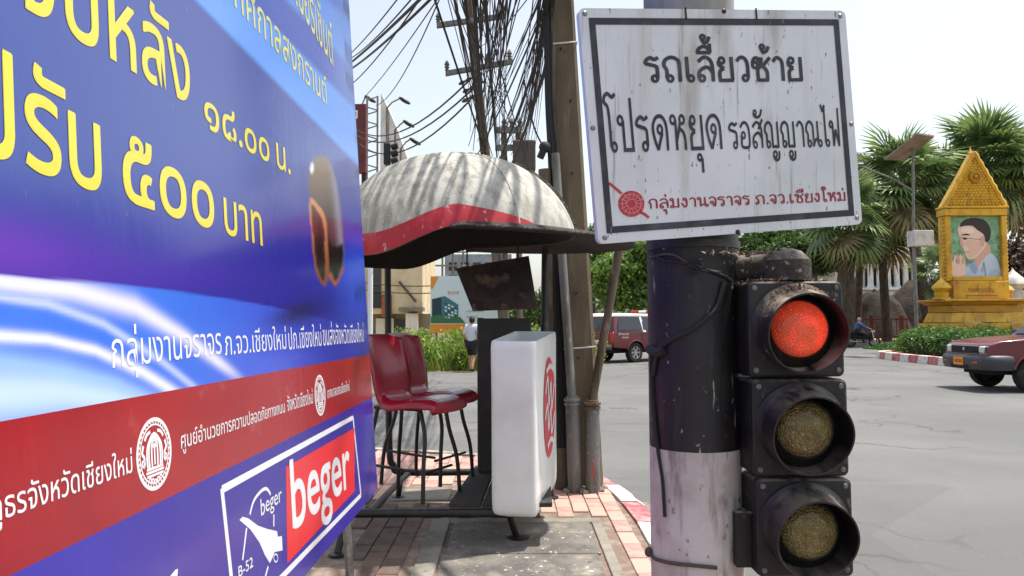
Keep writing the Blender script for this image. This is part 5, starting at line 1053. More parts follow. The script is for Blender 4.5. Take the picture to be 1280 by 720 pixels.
# people: one skinned body, clothes as children
def figure(name, label, base, rotz, joints, edges, rad, clothes, hair=True, grp=None, head=None):
    t = thing(name, label, 'person', base, rotz, grp)
    def skin(nm, keep, grow, m):
        ids = [k_ for k_ in joints if k_ in keep]; ix = {k_: i for i, k_ in enumerate(ids)}; me = bpy.data.meshes.new(nm); me.from_pydata([joints[k_] for k_ in ids], [(ix[a], ix[b_]) for a, b_ in edges if a in ix and b_ in ix], [])
        o_ = bpy.data.objects.new(nm, me); COL.objects.link(o_); o_.parent = t; ORG[o_.name] = ORG[t.name]; sk = o_.modifiers.new('skin', 'SKIN'); sk.use_smooth_shade = True
        for i, k_ in enumerate(ids): r_ = rad[k_]; r_ = (r_, r_) if not isinstance(r_, tuple) else r_; me.skin_vertices[0].data[i].radius = (r_[0] + grow, r_[1] + grow); me.skin_vertices[0].data[i].use_root = (i == 0)
        sb = o_.modifiers.new('sub', 'SUBSURF'); sb.levels = 1; sb.render_levels = 2; me.materials.append(m); return o_
    skin('body', set(joints), 0, M['skin'])
    for nm, keep, grow, m in clothes: skin(nm, set(keep), grow, m)
    hp_ = Vector(head or joints['head'])
    b_ = MB(); b_.sph(hp_ + Vector((-.015, 0, .03)), (.105, .09, .115), 12, 8); o_ = b_.build('hair' if hair else 'helmet', M['hair'] if hair else M['helmet'], t, local=True)
    b_ = MB(); b_.tube([hp_ + Vector((.085, 0, .0)), hp_ + Vector((.115, 0, -.03))], [.012, .016], 6); b_.build('nose', M['skin'], t, local=True)
    return t
def hand(J, E, Rd, wr, k_, d):
    w_ = Vector(J[wr]); d = Vector(d).normalized(); s_ = d.cross(Vector((0, 1, .2))).normalized(); J[k_ + 'palm'] = tuple(w_ + d * .07); E.append((wr, k_ + 'palm')); Rd[k_ + 'palm'] = (.035, .022)
    for i in range(4): nm = k_ + 'f%d' % i; J[nm] = tuple(w_ + d * (.14 + .012 * (i in (1, 2))) + s_ * (.024 * (i - 1.5))); E.append((k_ + 'palm', nm)); Rd[nm] = .009
    J[k_ + 'th'] = tuple(w_ + d * .08 + s_ * .055); E.append((k_ + 'palm', k_ + 'th')); Rd[k_ + 'th'] = .01
J = {'pelvis': (0, 0, .86), 'waist': (0, 0, 1.0), 'chest': (.01, 0, 1.2), 'neck': (.015, 0, 1.4), 'head': (.03, 0, 1.53), 'crown': (.03, 0, 1.6),
     'shl': (0, .17, 1.36), 'ell': (-.05, .23, 1.1), 'wrl': (.02, .24, .87), 'shr': (0, -.17, 1.36), 'elr': (-.02, -.23, 1.1), 'wrr': (.08, -.23, .88),
     'hipl': (0, .09, .83), 'knl': (.1, .09, .48), 'anl': (.06, .09, .09), 'tol': (.2, .1, .035), 'hipr': (0, -.09, .83), 'knr': (-.06, -.09, .47), 'anr': (-.22, -.09, .12), 'tor': (-.1, -.1, .035)}
E = [('pelvis', 'waist'), ('waist', 'chest'), ('chest', 'neck'), ('neck', 'head'), ('head', 'crown'), ('chest', 'shl'), ('shl', 'ell'), ('ell', 'wrl'), ('chest', 'shr'), ('shr', 'elr'), ('elr', 'wrr'), ('pelvis', 'hipl'), ('hipl', 'knl'), ('knl', 'anl'), ('anl', 'tol'), ('pelvis', 'hipr'), ('hipr', 'knr'), ('knr', 'anr'), ('anr', 'tor')]
RD = {'pelvis': (.11, .14), 'waist': (.1, .13), 'chest': (.11, .15), 'neck': .05, 'head': .085, 'crown': .06, 'shl': .06, 'ell': .042, 'wrl': .03, 'shr': .06, 'elr': .042, 'wrr': .03, 'hipl': .085, 'knl': .055, 'anl': .038, 'tol': .035, 'hipr': .085, 'knr': .055, 'anr': .038, 'tor': .035}
hand(J, E, RD, 'wrl', 'l', (.1, 0, -1)); hand(J, E, RD, 'wrr', 'r', (.15, 0, -1))
wp = G(590, 465); figure('person', 'walking person in a white shirt and black shorts by the weeds', (wp.x, wp.y, 0), R(70), J, E, RD, [('shirt', ['waist', 'chest', 'shl', 'shr', 'pelvis', 'ell', 'elr'], .025, M['shirt_white']), ('shorts', ['pelvis', 'hipl', 'hipr', 'knl', 'knr'], .032, M['cloth_black']), ('shoe', ['anl', 'tol'], .012, M['cloth_black']), ('shoe', ['anr', 'tor'], .012, M['cloth_black'])])
# ================================================================== VEHICLES
def wheel(par, c, r, wd, side, rotz_m):
    Mx = Matrix.Translation(c) @ Matrix.Rotation(R(90) * -side, 4, 'X'); t_ = MB(); t_.lathe([(r * .62, -wd / 2), (r * .9, -wd / 2), (r, -wd * .36), (r, wd * .36), (r * .9, wd / 2), (r * .62, wd / 2), (r * .6, wd * .3), (r * .6, -wd * .3), (r * .62, -wd / 2)], 28, Mx)
    w_ = t_.build('wheel', M['tyre'], par, local=True)
    t_ = MB(); t_.lathe([(r * .63, wd * .48), (r * .58, wd * .40), (r * .55, wd * .2), (r * .2, wd * .2), (r * .16, wd * .3), (0, wd * .32)], 24, Mx); rm = MB(); rm.v, rm.f = t_.v, t_.f; rm.build('hub', M['bumper'], w_, local=True)
    t_ = MB()
    for k_ in range(6):
        a = k_ * math.pi / 3; t_.box((0, 0, 0), (r * .44, r * .17, wd * .12), None); t_.v[-8:] = [tuple(Mx @ (Matrix.Rotation(a, 4, 'Z') @ Vector((p[0] + r * .36, p[1], p[2] + wd * .33)))) for p in t_.v[-8:]]
    t_.lathe([(r * .62, wd * .46), (r * .56, wd * .46), (r * .56, wd * .3), (r * .62, wd * .3)], 24, Mx); t_.lathe([(r * .16, wd * .25), (r * .16, wd * .42), (0, wd * .43)], 12, Mx); t_.build('rim', M['rim'], w_, local=True)
def arch(cx, r, zb, n=10):
    a0 = math.asin(min(1, (zb - .36) / r)) if zb > .36 else 0
    return [(cx + r * math.cos(a), .36 + r * math.sin(a)) for a in np.linspace(a0, math.pi - a0, n)]
def side_prism(poly, wfn, n_in=0):
    b_ = MB(); n = len(poly); L_ = [Vector((x_, wfn(x_, z_), z_)) for x_, z_ in poly]; Rr = [Vector((x_, -wfn(x_, z_), z_)) for x_, z_ in poly]
    b_.add(L_ + Rr, [tuple(range(n - 1, -1, -1)), tuple(range(n, 2 * n))] + [(i, (i + 1) % n, n + (i + 1) % n, n + i) for i in range(n)]); return b_
def pickup(name, label, loc, rz, paint, top_paint, canopy, police):
    t = thing(name, label, 'pickup truck', loc, rz); L_ = dict(parent=t, local=True); W = .86
    low = [(2.42, .50)] + [(2.46, .62), (2.45, .84), (2.38, .97), (2.2, 1.04), (1.7, 1.09), (.98, 1.14), (-2.5, 1.12), (-2.52, .56)] 
    low += [(-1.84, .5)] + arch(-1.4, .43, .5)[::-1] + [(-.9, .46), (1.1, .46)] + arch(1.55, .43, .5)[::-1]
    wf = lambda x_, z_: W - (.10 * sst(1.9, 2.46, x_)) - .03 * sst(.9, 1.14, z_) - .015 * sst(.7, .45, z_)
    side_prism(low, wf).build('body', paint, t, smooth=35, bevel=.055, seg=4, local=True)
    cab = [(1.0, 1.10), (.38, 1.66), (.2, 1.72), (-.85, 1.74), (-1.0, 1.70), (-1.12, 1.10)] if not canopy else [(1.0, 1.10), (.38, 1.66), (.2, 1.72), (-2.2, 1.76), (-2.36, 1.70), (-2.48, 1.10)]
    wc = lambda x_, z_: W - .03 - .15 * sst(1.1, 1.8, z_)
    side_prism(cab, wc).build('cab', top_paint, t, smooth=35, bevel=.04, seg=3, local=True)
    def pane(nm, pts, m, par=t):
        b_ = MB(); b_.add(pts, [tuple(range(len(pts)))]); return b_.build(nm, m, par, smooth=None, local=True)
    e = .012
    pane('windscreen', [(.93 + e, y_, 1.17 + e) for y_ in (.72, -.72)] + [(.45 + e, y_, 1.60 + e) for y_ in (-.62, .62)], M['glass_car'])
    rx = cab[-1][0]; dx_ = cab[-2][0] - rx
    pane('rear_window', [(rx - e + dx_ * .12, y_, 1.18) for y_ in (-.68, .68)] + [(rx - e + dx_ * .82, y_, 1.60) for y_ in (.6, -.6)], M['glass_car'])
    for s_ in (1, -1):
        wins = [[(.86, 1.18), (.42, 1.58), (-.15, 1.6), (-.15, 1.18)], [(-.22, 1.18), (-.22, 1.6), (-.86, 1.62), (-.98, 1.18)]]
        if canopy: wins[1] = [(-.22, 1.18), (-.22, 1.6), (-1.0, 1.62), (-1.0, 1.18)]; wins.append([(-1.1, 1.18), (-1.1, 1.62), (-2.12, 1.64), (-2.28, 1.18)])
        for wn_ in wins: q = [(x_, s_ * (wc(x_, z_) + e), z_) for x_, z_ in wn_]; pane('side_window', q if s_ < 0 else q[::-1], M['glass_car'])
        for xx in (.95, -.18, -1.08): b_ = MB(); b_.bx(xx - .006, xx + .006, s_ * W - .004 if s_ > 0 else -W - .001, s_ * W + .001 if s_ > 0 else -W + .004, .55, 1.08); b_.build('door_gap', M['cloth_black'], t, smooth=None, local=True)
        b_ = MB(); b_.bx(-.12, .06, s_ * (W + .005), s_ * (W + .03), .93, .965); b_.build('door_handle', M['bumper'], t, local=True, bevel=.008)
        b_ = MB(); b_.box((.72, s_ * (W + .1), 1.2), (.1, .2, .15)); b_.build('mirror', M['bumper'], t, local=True, bevel=.03)
        wheel(t, Vector((1.55, s_ * (W - .12), .36)), .36, .23, s_, None); wheel(t, Vector((-1.4, s_ * (W - .12), .36)), .36, .23, s_, None)
        for cx in (1.55, -1.4):      # flared arch lips
            b_ = MB(); b_.tube([(cx + .44 * math.cos(a), s_ * (W - .005), .36 + .44 * math.sin(a)) for a in np.linspace(.25, math.pi - .25, 14)], .03, 6); b_.build('arch_flare', paint, t, local=True)
        b_ = MB(); b_.box((2.415, s_ * .575, .865), (.11, .19, .15)); b_.build('headlight', M['lamp_glass'], t, local=True, bevel=.03)
        b_ = MB(); b_.box((2.395, s_ * .705, .865), (.13, .06, .14)); b_.build('turn_signal', M['bumper'], t, local=True, bevel=.02)
        b_ = MB(); b_.box((-2.5, s_ * .76, .92), (.06, .14, .34)); b_.build('tail_light', M['tail_red'], t, local=True, bevel=.015)
        b_ = MB(); b_.bx(2.50, 2.588, s_ * .5 - .1, s_ * .5 + .1, .565, .62); b_.build('fog_lamp', M['brick_wall'] if not police else M['lamp_glass'], t, local=True, bevel=.012)
    b_ = MB(); b_.box((2.43, 0, .865), (.07, .98, .17)); b_.build('grille', M['cloth_black'], t, local=True, bevel=.012)
    for zz in (.805, .85, .895, .94): b_ = MB(); b_.box((2.47, 0, zz), (.02, .96, .014)); b_.build('grille_bar', M['chrome'] if zz > .9 else M['bumper'], t, local=True)
    b_ = MB(); b_.box((2.485, 0, .87), (.01, .05, .07)); b_.build('badge', M['chrome'], t, local=True, bevel=.008)
    hp3 = [(1.99, .865), (2.2, .885), (2.38, .86), (2.49, .77), (2.545, .6), (2.575, .3), (2.585, 0)]; path = hp3 + [(x_, -y_) for x_, y_ in hp3[::-1][1:]]; fb2 = MB(); lp = []
    for i, (x_, y_) in enumerate(path):
        xa, ya = path[max(0, i - 1)]; xb_, yb_ = path[min(len(path) - 1, i + 1)]; tv = Vector((xb_ - xa, yb_ - ya)).normalized(); nv_ = Vector((-tv.y, tv.x)); nv_ = nv_ if nv_.x * 1 + nv_.y * (1 if y_ > 0 else -1) * .5 > 0 else -nv_
        lp.append([(x_ + nv_.x * o_, y_ + nv_.y * o_, z_) for o_, z_ in ((-.14, .44), (-.02, .45), (.015, .53), (.02, .64), (.0, .715), (-.05, .755), (-.14, .76))])
    fb2.rings(lp); fb2.build('front_bumper', M['bumper'], t, local=True, smooth=50)
    b_ = MB(); b_.bx(2.575, 2.6, -.3, .3, .47, .54); b_.build('air_intake', M['cloth_black'], t, local=True)
    if not police:
        b_ = MB(); b_.bx(2.60, 2.612, -.17, .17, .53, .70); pl_ = b_.build('number_plate', M['orange'], t, local=True)
        for k_ in range(4): b_ = MB(); y_ = -.11 + k_ * .07; b_.bx(2.613, 2.615, y_, y_ + .035, .58, .65); b_.build('plate_mark', M['fence_red'], pl_, local=True)
    b_ = MB(); b_.box((-2.6, 0, .55), (.16, 1.6, .14)); b_.build('rear_bumper', M['bumper'], t, local=True, bevel=.02)
    if not police: b_ = MB(); b_.bx(-2.42, -1.2, -.76, .76, 1.121, 1.135); b_.build('bed_floor', M['cloth_black'], t, local=True)
    b_ = MB(); b_.bx(-2.3, 2.2, -.5, .5, .34, .5); b_.build('chassis', M['cloth_black'], t, local=True)
    if police:
        side_prism([(.42, 1.655), (.2, 1.745), (-2.2, 1.785), (-2.40, 1.70), (-2.42, 1.655)], lambda x_, z_: wc(x_, z_) + .02).build('roof', M['car_white'], t, smooth=35, bevel=.03, seg=2, local=True)
        for s_ in (1, -1):
            b_ = MB(); q = [(x_, s_ * (wc(x_, z_) + .016), z_) for x_, z_ in ((-1.02, 1.1), (-.86, 1.1), (-1.0, 1.65), (-1.1, 1.65))]; b_.add(q if s_ < 0 else q[::-1], [(0, 1, 2, 3)]); b_.build('white_pillar', M['car_white'], t, smooth=None, local=True)
        lb = MB(); lb.bx(-.2, .1, -.6, .6, 1.79, 1.81); lbo = lb.build('light_bar', M['bumper'], t, local=True)
        for y0, y1, m in ((-.6, -.2, 'tail_red'), (-.19, .19, 'bar_white'), (.2, .6, 'tail_red')): b_ = MB(); b_.bx(-.19, .09, y0, y1, 1.811, 1.90); b_.build('lamp_cover', M[m], lbo, local=True, bevel=.02)
        b_ = MB(); b_.bx(-2.535, -2.53, -.17, .17, .68, .82); b_.build('number_plate', M['bar_white'], t, local=True)
        for zz, x0, s_ in ((1.0, -2.28, .5), (.88, -2.1, .3)):
            V2, F2 = font_line('ตำรวจ' if s_ == .5 else 'ภาค'); b_ = MB(); b_.add([(x0 + x_ * s_, -(W + .006), zz + y_ * .06) for x_, y_ in V2], F2); b_.build('lettering', M['bar_white'], t, smooth=None, local=True)
    return t
pickup('pickup_truck', 'dark maroon pickup with chrome grille bars and an orange number plate', (10.62 + 1.55 * 1.0, 15.8, 0), R(180 - 1), M['car_maroon'], M['car_maroon'], False, False)
rw = G(790, 454); pickup('pickup_truck', 'maroon police pickup with a white canopy and red light bar', (rw.x + .85, rw.y + 1.9, 0), R(36), M['car_dark'], M['car_dark'], True, True)
def hatch(loc, rz, label):
    t = thing('parked_car', label, 'car', loc, rz); t.name = 'car'; ORG['car'] = Matrix.Translation(Vector(loc)) @ Matrix.Rotation(rz, 4, 'Z'); W = .84
    low = [(2.0, .4), (2.05, .6), (1.95, .78), (1.1, .95), (-1.95, .98), (-2.02, .6), (-1.98, .38), (-1.66, .36)] + arch(-1.25, .37, .36)[::-1] + [(-.8, .3), (.85, .3)] + arch(1.3, .37, .36)[::-1]
    side_prism(low, lambda x_, z_: W - .12 * sst(1.3, 2.05, abs(x_)) - .02 * sst(.7, .3, z_)).build('body', M['car_white'], t, smooth=35, bevel=.05, seg=3, local=True)
    cab = [(1.05, .93), (.4, 1.38), (.1, 1.46), (-1.1, 1.46), (-1.4, 1.38), (-1.9, .96)]; wc = lambda x_, z_: W - .03 - .18 * sst(.95, 1.46, z_)
    side_prism(cab, wc).build('cabin', M['car_white'], t, smooth=35, bevel=.05, seg=3, local=True)
    for s_ in (1, -1):
        for wn_ in ([(.88, 1.0), (.38, 1.34), (-.25, 1.37), (-.25, 1.0)], [(-.32, 1.0), (-.32, 1.37), (-1.1, 1.37), (-1.4, 1.02)]):
            q = [(x_, s_ * (wc(x_, z_) + .012), z_) for x_, z_ in wn_]; b_ = MB(); b_.add(q if s_ < 0 else q[::-1], [(0, 1, 2, 3)]); b_.build('side_window', M['glass_car'], t, smooth=None, local=True)
        for cx in (1.3, -1.25): wheel(t, Vector((cx, s_ * (W - .1), .31)), .31, .19, s_, None)
        b_ = MB(); b_.box((1.9, s_ * .6, .68), (.2, .3, .13)); b_.build('headlight', M['lamp_glass'], t, local=True, bevel=.04); b_ = MB(); b_.box((-1.98, s_ * .65, .8), (.08, .16, .22)); b_.build('tail_light', M['tail_red'], t, local=True, bevel=.02)
        b_ = MB(); b_.bx(-1.9, 1.9, s_ * (W + .002) - .004, s_ * (W + .002) + .004, .56, .58); b_.build('side_moulding', M['cloth_black'], t, local=True)
    for pts in ([(1.0, .7, .98), (1.0, -.7, .98), (.46, -.6, 1.36), (.46, .6, 1.36)], [(-1.86, -.7, 1.03), (-1.86, .7, 1.03), (-1.48, .6, 1.36), (-1.48, -.6, 1.36)]): b_ = MB(); b_.add([(p[0] + (.012 if p[0] > 0 else -.012), p[1], p[2] + .01) for p in pts], [(0, 1, 2, 3)]); b_.build('windscreen', M['glass_car'], t, smooth=None, local=True)
    b_ = MB(); b_.bx(-1.8, 1.8, -.5, .5, .24, .34); b_.build('underbody', M['cloth_black'], t, local=True); return t
hp2 = G(928, 471); hatch((hp2.x + .5, hp2.y + .8, 0), R(8), 'white hatchback glimpsed in the gap between striped pole and signal')
# ================================================================== ISLAND, MONUMENT, PALMS
IK = bpy.data.objects.new('island_kerb', None); COL.objects.link(IK); struct(IK); ORG['island_kerb'] = Matrix()
ipath = [(13.6, 8), (13.75, 18), (13.85, 23.5), (13.95, 27.2), (14.3, 29.0), (15.3, 30.1), (17.5, 31.2), (22, 33.5), (32, 38)]
ip = arc_resample([Vector((p[0], p[1], 0)) for p in catmull(ipath, 10)], .62)
for i, (p, q) in enumerate(zip(ip, ip[1:])):
    t = (q - p).normalized(); nr = Vector((t.y, -t.x, 0)); H_ = .27
    b = MB(); b.rings([[c + nr * 0 + Vector((0, 0, -.05)), c + nr * .05 + Vector((0, 0, H_)), c + nr * .3 + Vector((0, 0, H_)), c + nr * .3 + Vector((0, 0, -.05))] for c in (p + t * .004, q - t * .004)]); b.build('kerb_stone', M[('kerb_red', 'kerb_white')[i % 2]], IK, smooth=None, bevel=.015)
b = MB(); pts = [p + Vector((.28, 0, 0)) for p in ip] + [Vector((60, 45, 0)), Vector((60, 8, 0))]; pts = [Vector((p.x, p.y, -.02)) for p in pts]; b.prism(pts[::-1], (0, 0, .22)); struct(b.build('island_ground', M['soil'], smooth=None))
b = MB(); b.add([(12, 48, .005), (120, 48, .005), (160, 130, .005), (8, 130, .005)], [(0, 1, 2, 3)]); struct(b.build('park_ground', M['soil']))
# clipped hedge
HG = thing('hedge', 'low clipped green hedge behind the red and white kerb', 'hedge', (15.6, 27, .2))
lob = []; hp_ = [Vector((p[0], p[1], 0)) for p in catmull([(14.75, 9), (14.85, 20), (14.95, 26), (15.5, 28.6), (17.5, 30.0), (24, 33.6)], 10)]; hr = arc_resample(hp_, .42)
rh = random.Random(9)
for p in hr: lob.append(((p.x + .1, p.y, .62), (.62 + rh.uniform(-.06, .06), .62, .5 + rh.uniform(-.05, .06))))
V, F_ = leaf_cloud(lob, 52000, .055, 21, .55, .55); npmesh('foliage', V, F_, M['hedge'], HG)
b = MB()
for p in hr[::3]: b.tube([(p.x + .1, p.y, .18), (p.x + .1, p.y, .8)], .02, 5)
stuff(b.build('stems', M['bark'], HG))
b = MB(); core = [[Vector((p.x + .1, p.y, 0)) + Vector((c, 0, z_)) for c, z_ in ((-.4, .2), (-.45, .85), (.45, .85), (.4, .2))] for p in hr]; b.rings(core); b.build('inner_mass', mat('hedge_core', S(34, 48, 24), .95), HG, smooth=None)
g_, gf = weeds(15.6, 24, 27.5, 33, .32, 9000, 8); g_[:, 2] += .2; stuff(npmesh('island_grass', g_, gf, M['hedge']))
# royal style portrait monument
MY = 33.0
def mx(px): return P(px, 400, MY).x
def mz(py): return P(1217, py, MY).z
mc = mx(1216); MO = thing('monument', 'golden portrait monument with a triangular gable on a stepped pedestal', 'monument', (mc, MY, .2))
def mbox(nm, px0, px1, py0, py1, y0, y1, m=None, bev=.03): b_ = MB(); b_.bx(mx(px0), mx(px1), MY + y0, MY + y1, mz(py1), mz(py0)); return b_.build(nm, m or M['gold'], MO, smooth=None, bevel=bev)
b = MB(); b.bx(mx(1164), mx(1270), MY - 1.0, MY + 1.4, .15, mz(404)); b.build('plinth', M['gold'], MO, smooth=None, bevel=.03)
def taper(nm, xa0, xa1, ya, xb0, xb1, yb, d0, d1, m): b_ = MB(); za, zb_ = mz(ya), mz(yb); b_.rings([[(mx(x0), MY - d, z_), (mx(x1), MY - d, z_), (mx(x1), MY + d + .4, z_), (mx(x0), MY + d + .4, z_)] for x0, x1, d, z_ in ((xb0, xb1, d1, zb_), (xa0, xa1, d0, za))]); return b_.build(nm, m, MO, smooth=None, bevel=.02)
taper('pedestal_foot', 1178, 1267, 391, 1174, 1270, 403, .8, .92, M['gold']); taper('pedestal_body', 1178, 1266, 382, 1179, 1265, 390.5, .78, .78, M['gold_dk']); taper('pedestal_cove', 1170, 1272, 378, 1178, 1266, 381.6, .95, .8, M['gold_dk']); mbox('pedestal_slab', 1166, 1275, 374.5, 377.6, -1.02, 1.4, M['gold_dk'], .02)
mbox('inscription_block', 1184, 1253, 352, 374.2, -.55, .5); mbox('frame_back', 1180, 1256, 271, 351.6, -.16, .25)
mbox('frame_side', 1180, 1187, 271, 351.6, -.34, -.165); mbox('frame_side', 1250, 1256.5, 271, 351.6, -.34, -.165); mbox('frame_top', 1179, 1257, 262, 270.7, -.4, .3); mbox('frame_sill', 1187.4, 1249.6, 346, 351.6, -.33, -.165)
mbox('cornice', 1178, 1258, 259, 261.7, -.46, .34)
# gable with scale relief
b = MB(); b.prism([(mx(1180), MY - .28, mz(258.6)), (mx(1256), MY - .28, mz(258.6)), (mx(1219), MY - .28, mz(193))], (0, .5, 0)); b.build('gable', M['gold'], MO, smooth=None, bevel=.02)
b = MB(); rg = random.Random(6); cnt = 0
for r0 in range(17):
    py = 256 - r0 * 3.4; half = 36.5 * (py - 193) / 65.6 - 1.5; n_ = max(1, int(half * 2 / 4.2))
    if 218 < py < 234 and r0 > 0: pass
    for k_ in range(n_):
        px = 1218.6 - half + (k_ + .5) * half * 2 / n_
        if (px - 1218.6) ** 2 + (py - 223) ** 2 < 64: continue
        b.sph((mx(px) + rg.uniform(-.02, .02), MY - .28, mz(py)), (.085, .06, .07), 6, 4)
stuff(b.build('gable_relief', M['gold'], MO, smooth=60))
for (x0, y0, x1, y1) in ((1180, 259, 1219, 192), (1256, 259, 1219, 192)): A_, B2 = Vector((mx(x0), MY - .3, mz(y0))), Vector((mx(x1), MY - .3, mz(y1))); b = MB(); b.tube([A_.lerp(B2, i / 14) for i in range(15)], [.09 + .04 * (i % 2) for i in range(15)], 6); b.build('gable_edge', M['gold'], MO)
Mx_ = Matrix.Translation((mx(1218.6), MY - .3, mz(223))) @ Matrix.Rotation(R(90), 4, 'X'); b = MB(); b.lathe([(0, .16), (.08, .15), (.1, .08), (.16, .08), (.18, .14), (.24, .13), (.27, .03)], 18, Mx_); b.build('emblem', M['gold_dk'], MO)
b = MB(); b.lathe([(.08, 0), (.12, .08), (.06, .16), (.03, .3), (0, .4)], 10, Matrix.Translation((mx(1219), MY - .05, mz(194)))); b.build('finial', M['gold'], MO)
for k_ in range(16):
    for sx, xx in ((-1, 1179.6), (1, 1257)): b = MB(); b.sph((mx(xx), MY - .2, mz(273 + k_ * 5)), (.06, .12, .07), 6, 4); b.build('frame_bead', M['gold'], MO)
# portrait panel: a plain generic likeness of a man in glasses and a blue shirt
M['p_green'] = mat('p_green', S(112, 164, 128), .5, layers=[(S(140, 184, 150), 3, .48, .64), (S(54, 100, 72), 5, .5, .68)]); M['p_skin'] = mat('p_skin', S(226, 196, 180), .5); M['p_shade'] = mat('p_shade', S(204, 164, 146), .5); M['p_hair'] = mat('p_hair', S(48, 36, 36), .5); M['p_shirt'] = mat('p_shirt', S(178, 196, 218), .5, layers=[(S(150, 172, 200), 2, .45, .65)]); M['p_line'] = mat('p_line', S(120, 110, 112), .5)
def pp(nm, pts, m, h): b_ = MB(); q = [tuple(p) for p in catmull(pts, 4, True)]; b_.add([(mx(x_), MY - .165 - h, mz(y_)) for x_, y_ in q], [tuple(range(len(q)))]); return b_.build(nm, m, PT, smooth=None)
b = MB(); b.add([(mx(x_), MY - .168, mz(y_)) for x_, y_ in ((1187.4, 346), (1249.6, 346), (1249.6, 271), (1187.4, 271))], [(0, 1, 2, 3)]); PT = b.build('portrait', M['p_green'], MO, smooth=None)
pp('shirt', [(1200, 351), (1202, 340), (1210, 331), (1222, 326), (1234, 316), (1244, 322), (1249, 335), (1249, 348), (1225, 351)], M['p_shirt'], .008)
pp('neck', [(1219, 330), (1218, 318), (1226, 306), (1236, 306), (1238, 318), (1228, 328), (1222, 336)], M['p_shade'], .012)
pp('face', [(1198, 290), (1200, 282), (1212, 279), (1226, 281), (1234, 290), (1234, 304), (1228, 314), (1218, 323), (1210, 324), (1206, 318), (1204, 311), (1200, 306), (1201, 300)], M['p_skin'], .016)
pp('hair', [(1200, 284), (1206, 276), (1220, 273), (1233, 277), (1239, 288), (1237, 301), (1232, 303), (1230, 294), (1222, 288), (1216, 283), (1206, 283)], M['p_hair'], .02)
pp('ear', [(1226, 298), (1230, 296), (1231, 303), (1228, 309), (1225, 305)], M['p_shade'], .024)
pp('hand', [(1188, 338), (1190, 326), (1198, 320), (1204, 322), (1206, 332), (1204, 346), (1190, 346)], M['p_skin'], .024)
pp('cheek', [(1206, 304), (1214, 300), (1224, 304), (1226, 312), (1216, 321), (1209, 321), (1212, 312)], mat('p_cheek', S(216, 182, 164), .5), .02)
pp('eye', [(1203, 298.5), (1207, 297.2), (1209.5, 299), (1206, 300.2)], M['p_hair'], .028); pp('brow', [(1201, 294.5), (1208, 292.6), (1213, 294.4), (1208, 294.6)], M['p_hair'], .028)
pp('nose', [(1200, 300), (1203.5, 301), (1204.5, 308), (1200.5, 307.5)], M['p_shade'], .024); pp('forehead', [(1201, 290), (1206, 285), (1216, 286), (1218, 291), (1208, 292)], mat('p_light', S(236, 214, 200), .5), .02)
pp('collar', [(1222, 336), (1226, 328), (1237, 317), (1242, 324), (1232, 334)], mat('p_collar', S(184, 202, 222), .5), .014); pp('collar', [(1211, 332), (1217, 329), (1221, 337), (1217, 343)], mat('p_collar2', S(140, 160, 190), .5), .014)
for k_ in range(4): pp('finger', [(1191 + 3.4 * k_, 328), (1193 + 3.4 * k_, 319 - k_ % 2), (1195 + 3.2 * k_, 320), (1195 + 3.2 * k_, 330)], M['p_shade'] if k_ % 2 else M['p_skin'], .028)
pp('lips', [(1206, 315), (1211, 314), (1212, 316), (1207, 317)], M['p_shade'], .024)
for pts, w_ in (([(1200, 297), (1206, 298), (1227, 300)], .022), ([(1226, 340), (1229, 328), (1231, 347)], .03)): v, f = ribbon([(mx(x_), mz(y_)) for x_, y_ in pts], w_); b = MB(); b.add([(x_, MY - .195, z_) for x_, z_ in v], f); b.build('glasses' if pts[0][0] == 1200 else 'cord', M['p_line'], PT, smooth=None)
M['inscr'] = mat('inscr', S(120, 76, 24), .6)
V2, F2 = font_line('ทรงพระเจริญ'); b = MB(); b.add([(mx(1202) + x_ * (mx(1234) - mx(1202)), MY - .556, mz(365.5) + y_ * .16) for x_, y_ in V2], F2); b.build('inscription', M['inscr'], MO, smooth=None)
b = MB(); b.bx(mx(1199), mx(1238), MY - .556, MY - .552, mz(370.4), mz(369.6)); b.build('inscription', M['inscr'], MO, smooth=None)
def bud(px, py0, py1, m, nm, Y, lab=None):
    z0, z1 = P(px, py1, Y).z, P(px, py0, Y).z; h = z1 - z0; b_ = MB(); b_.lathe([(.36 * h, 0), (.36 * h, .08 * h), (.26 * h, .12 * h), (.3 * h, .3 * h), (.22 * h, .34 * h), (.4 * h, .5 * h), (.36 * h, .6 * h), (.18 * h, .78 * h), (.06 * h, .9 * h), (0, h)], 14, Matrix.Translation((P(px, 400, Y).x, Y, z0))); return b_
bud(1178, 346, 374.3, 0, 0, MY - .4).build('lotus_bud', M['gold'], MO); bud(1259, 352, 374.3, 0, 0, MY + .9).build('lotus_bud', M['gold'], MO)
WB = thing('finial_post', 'pale stone lotus bud post beside the golden pedestal', 'post', (P(1268, 400, 36).x, 36, .2))
bud(1268, 335, 376, 0, 0, 36).build('lotus_bud', M['stone_w'], WB); p = P(1268, 376, 36); b = MB(); b.bx(p.x - .45, p.x + .45, 35.6, 36.4, .15, p.z); b.build('pillar', M['stone_w'], WB, smooth=None, bevel=.03)
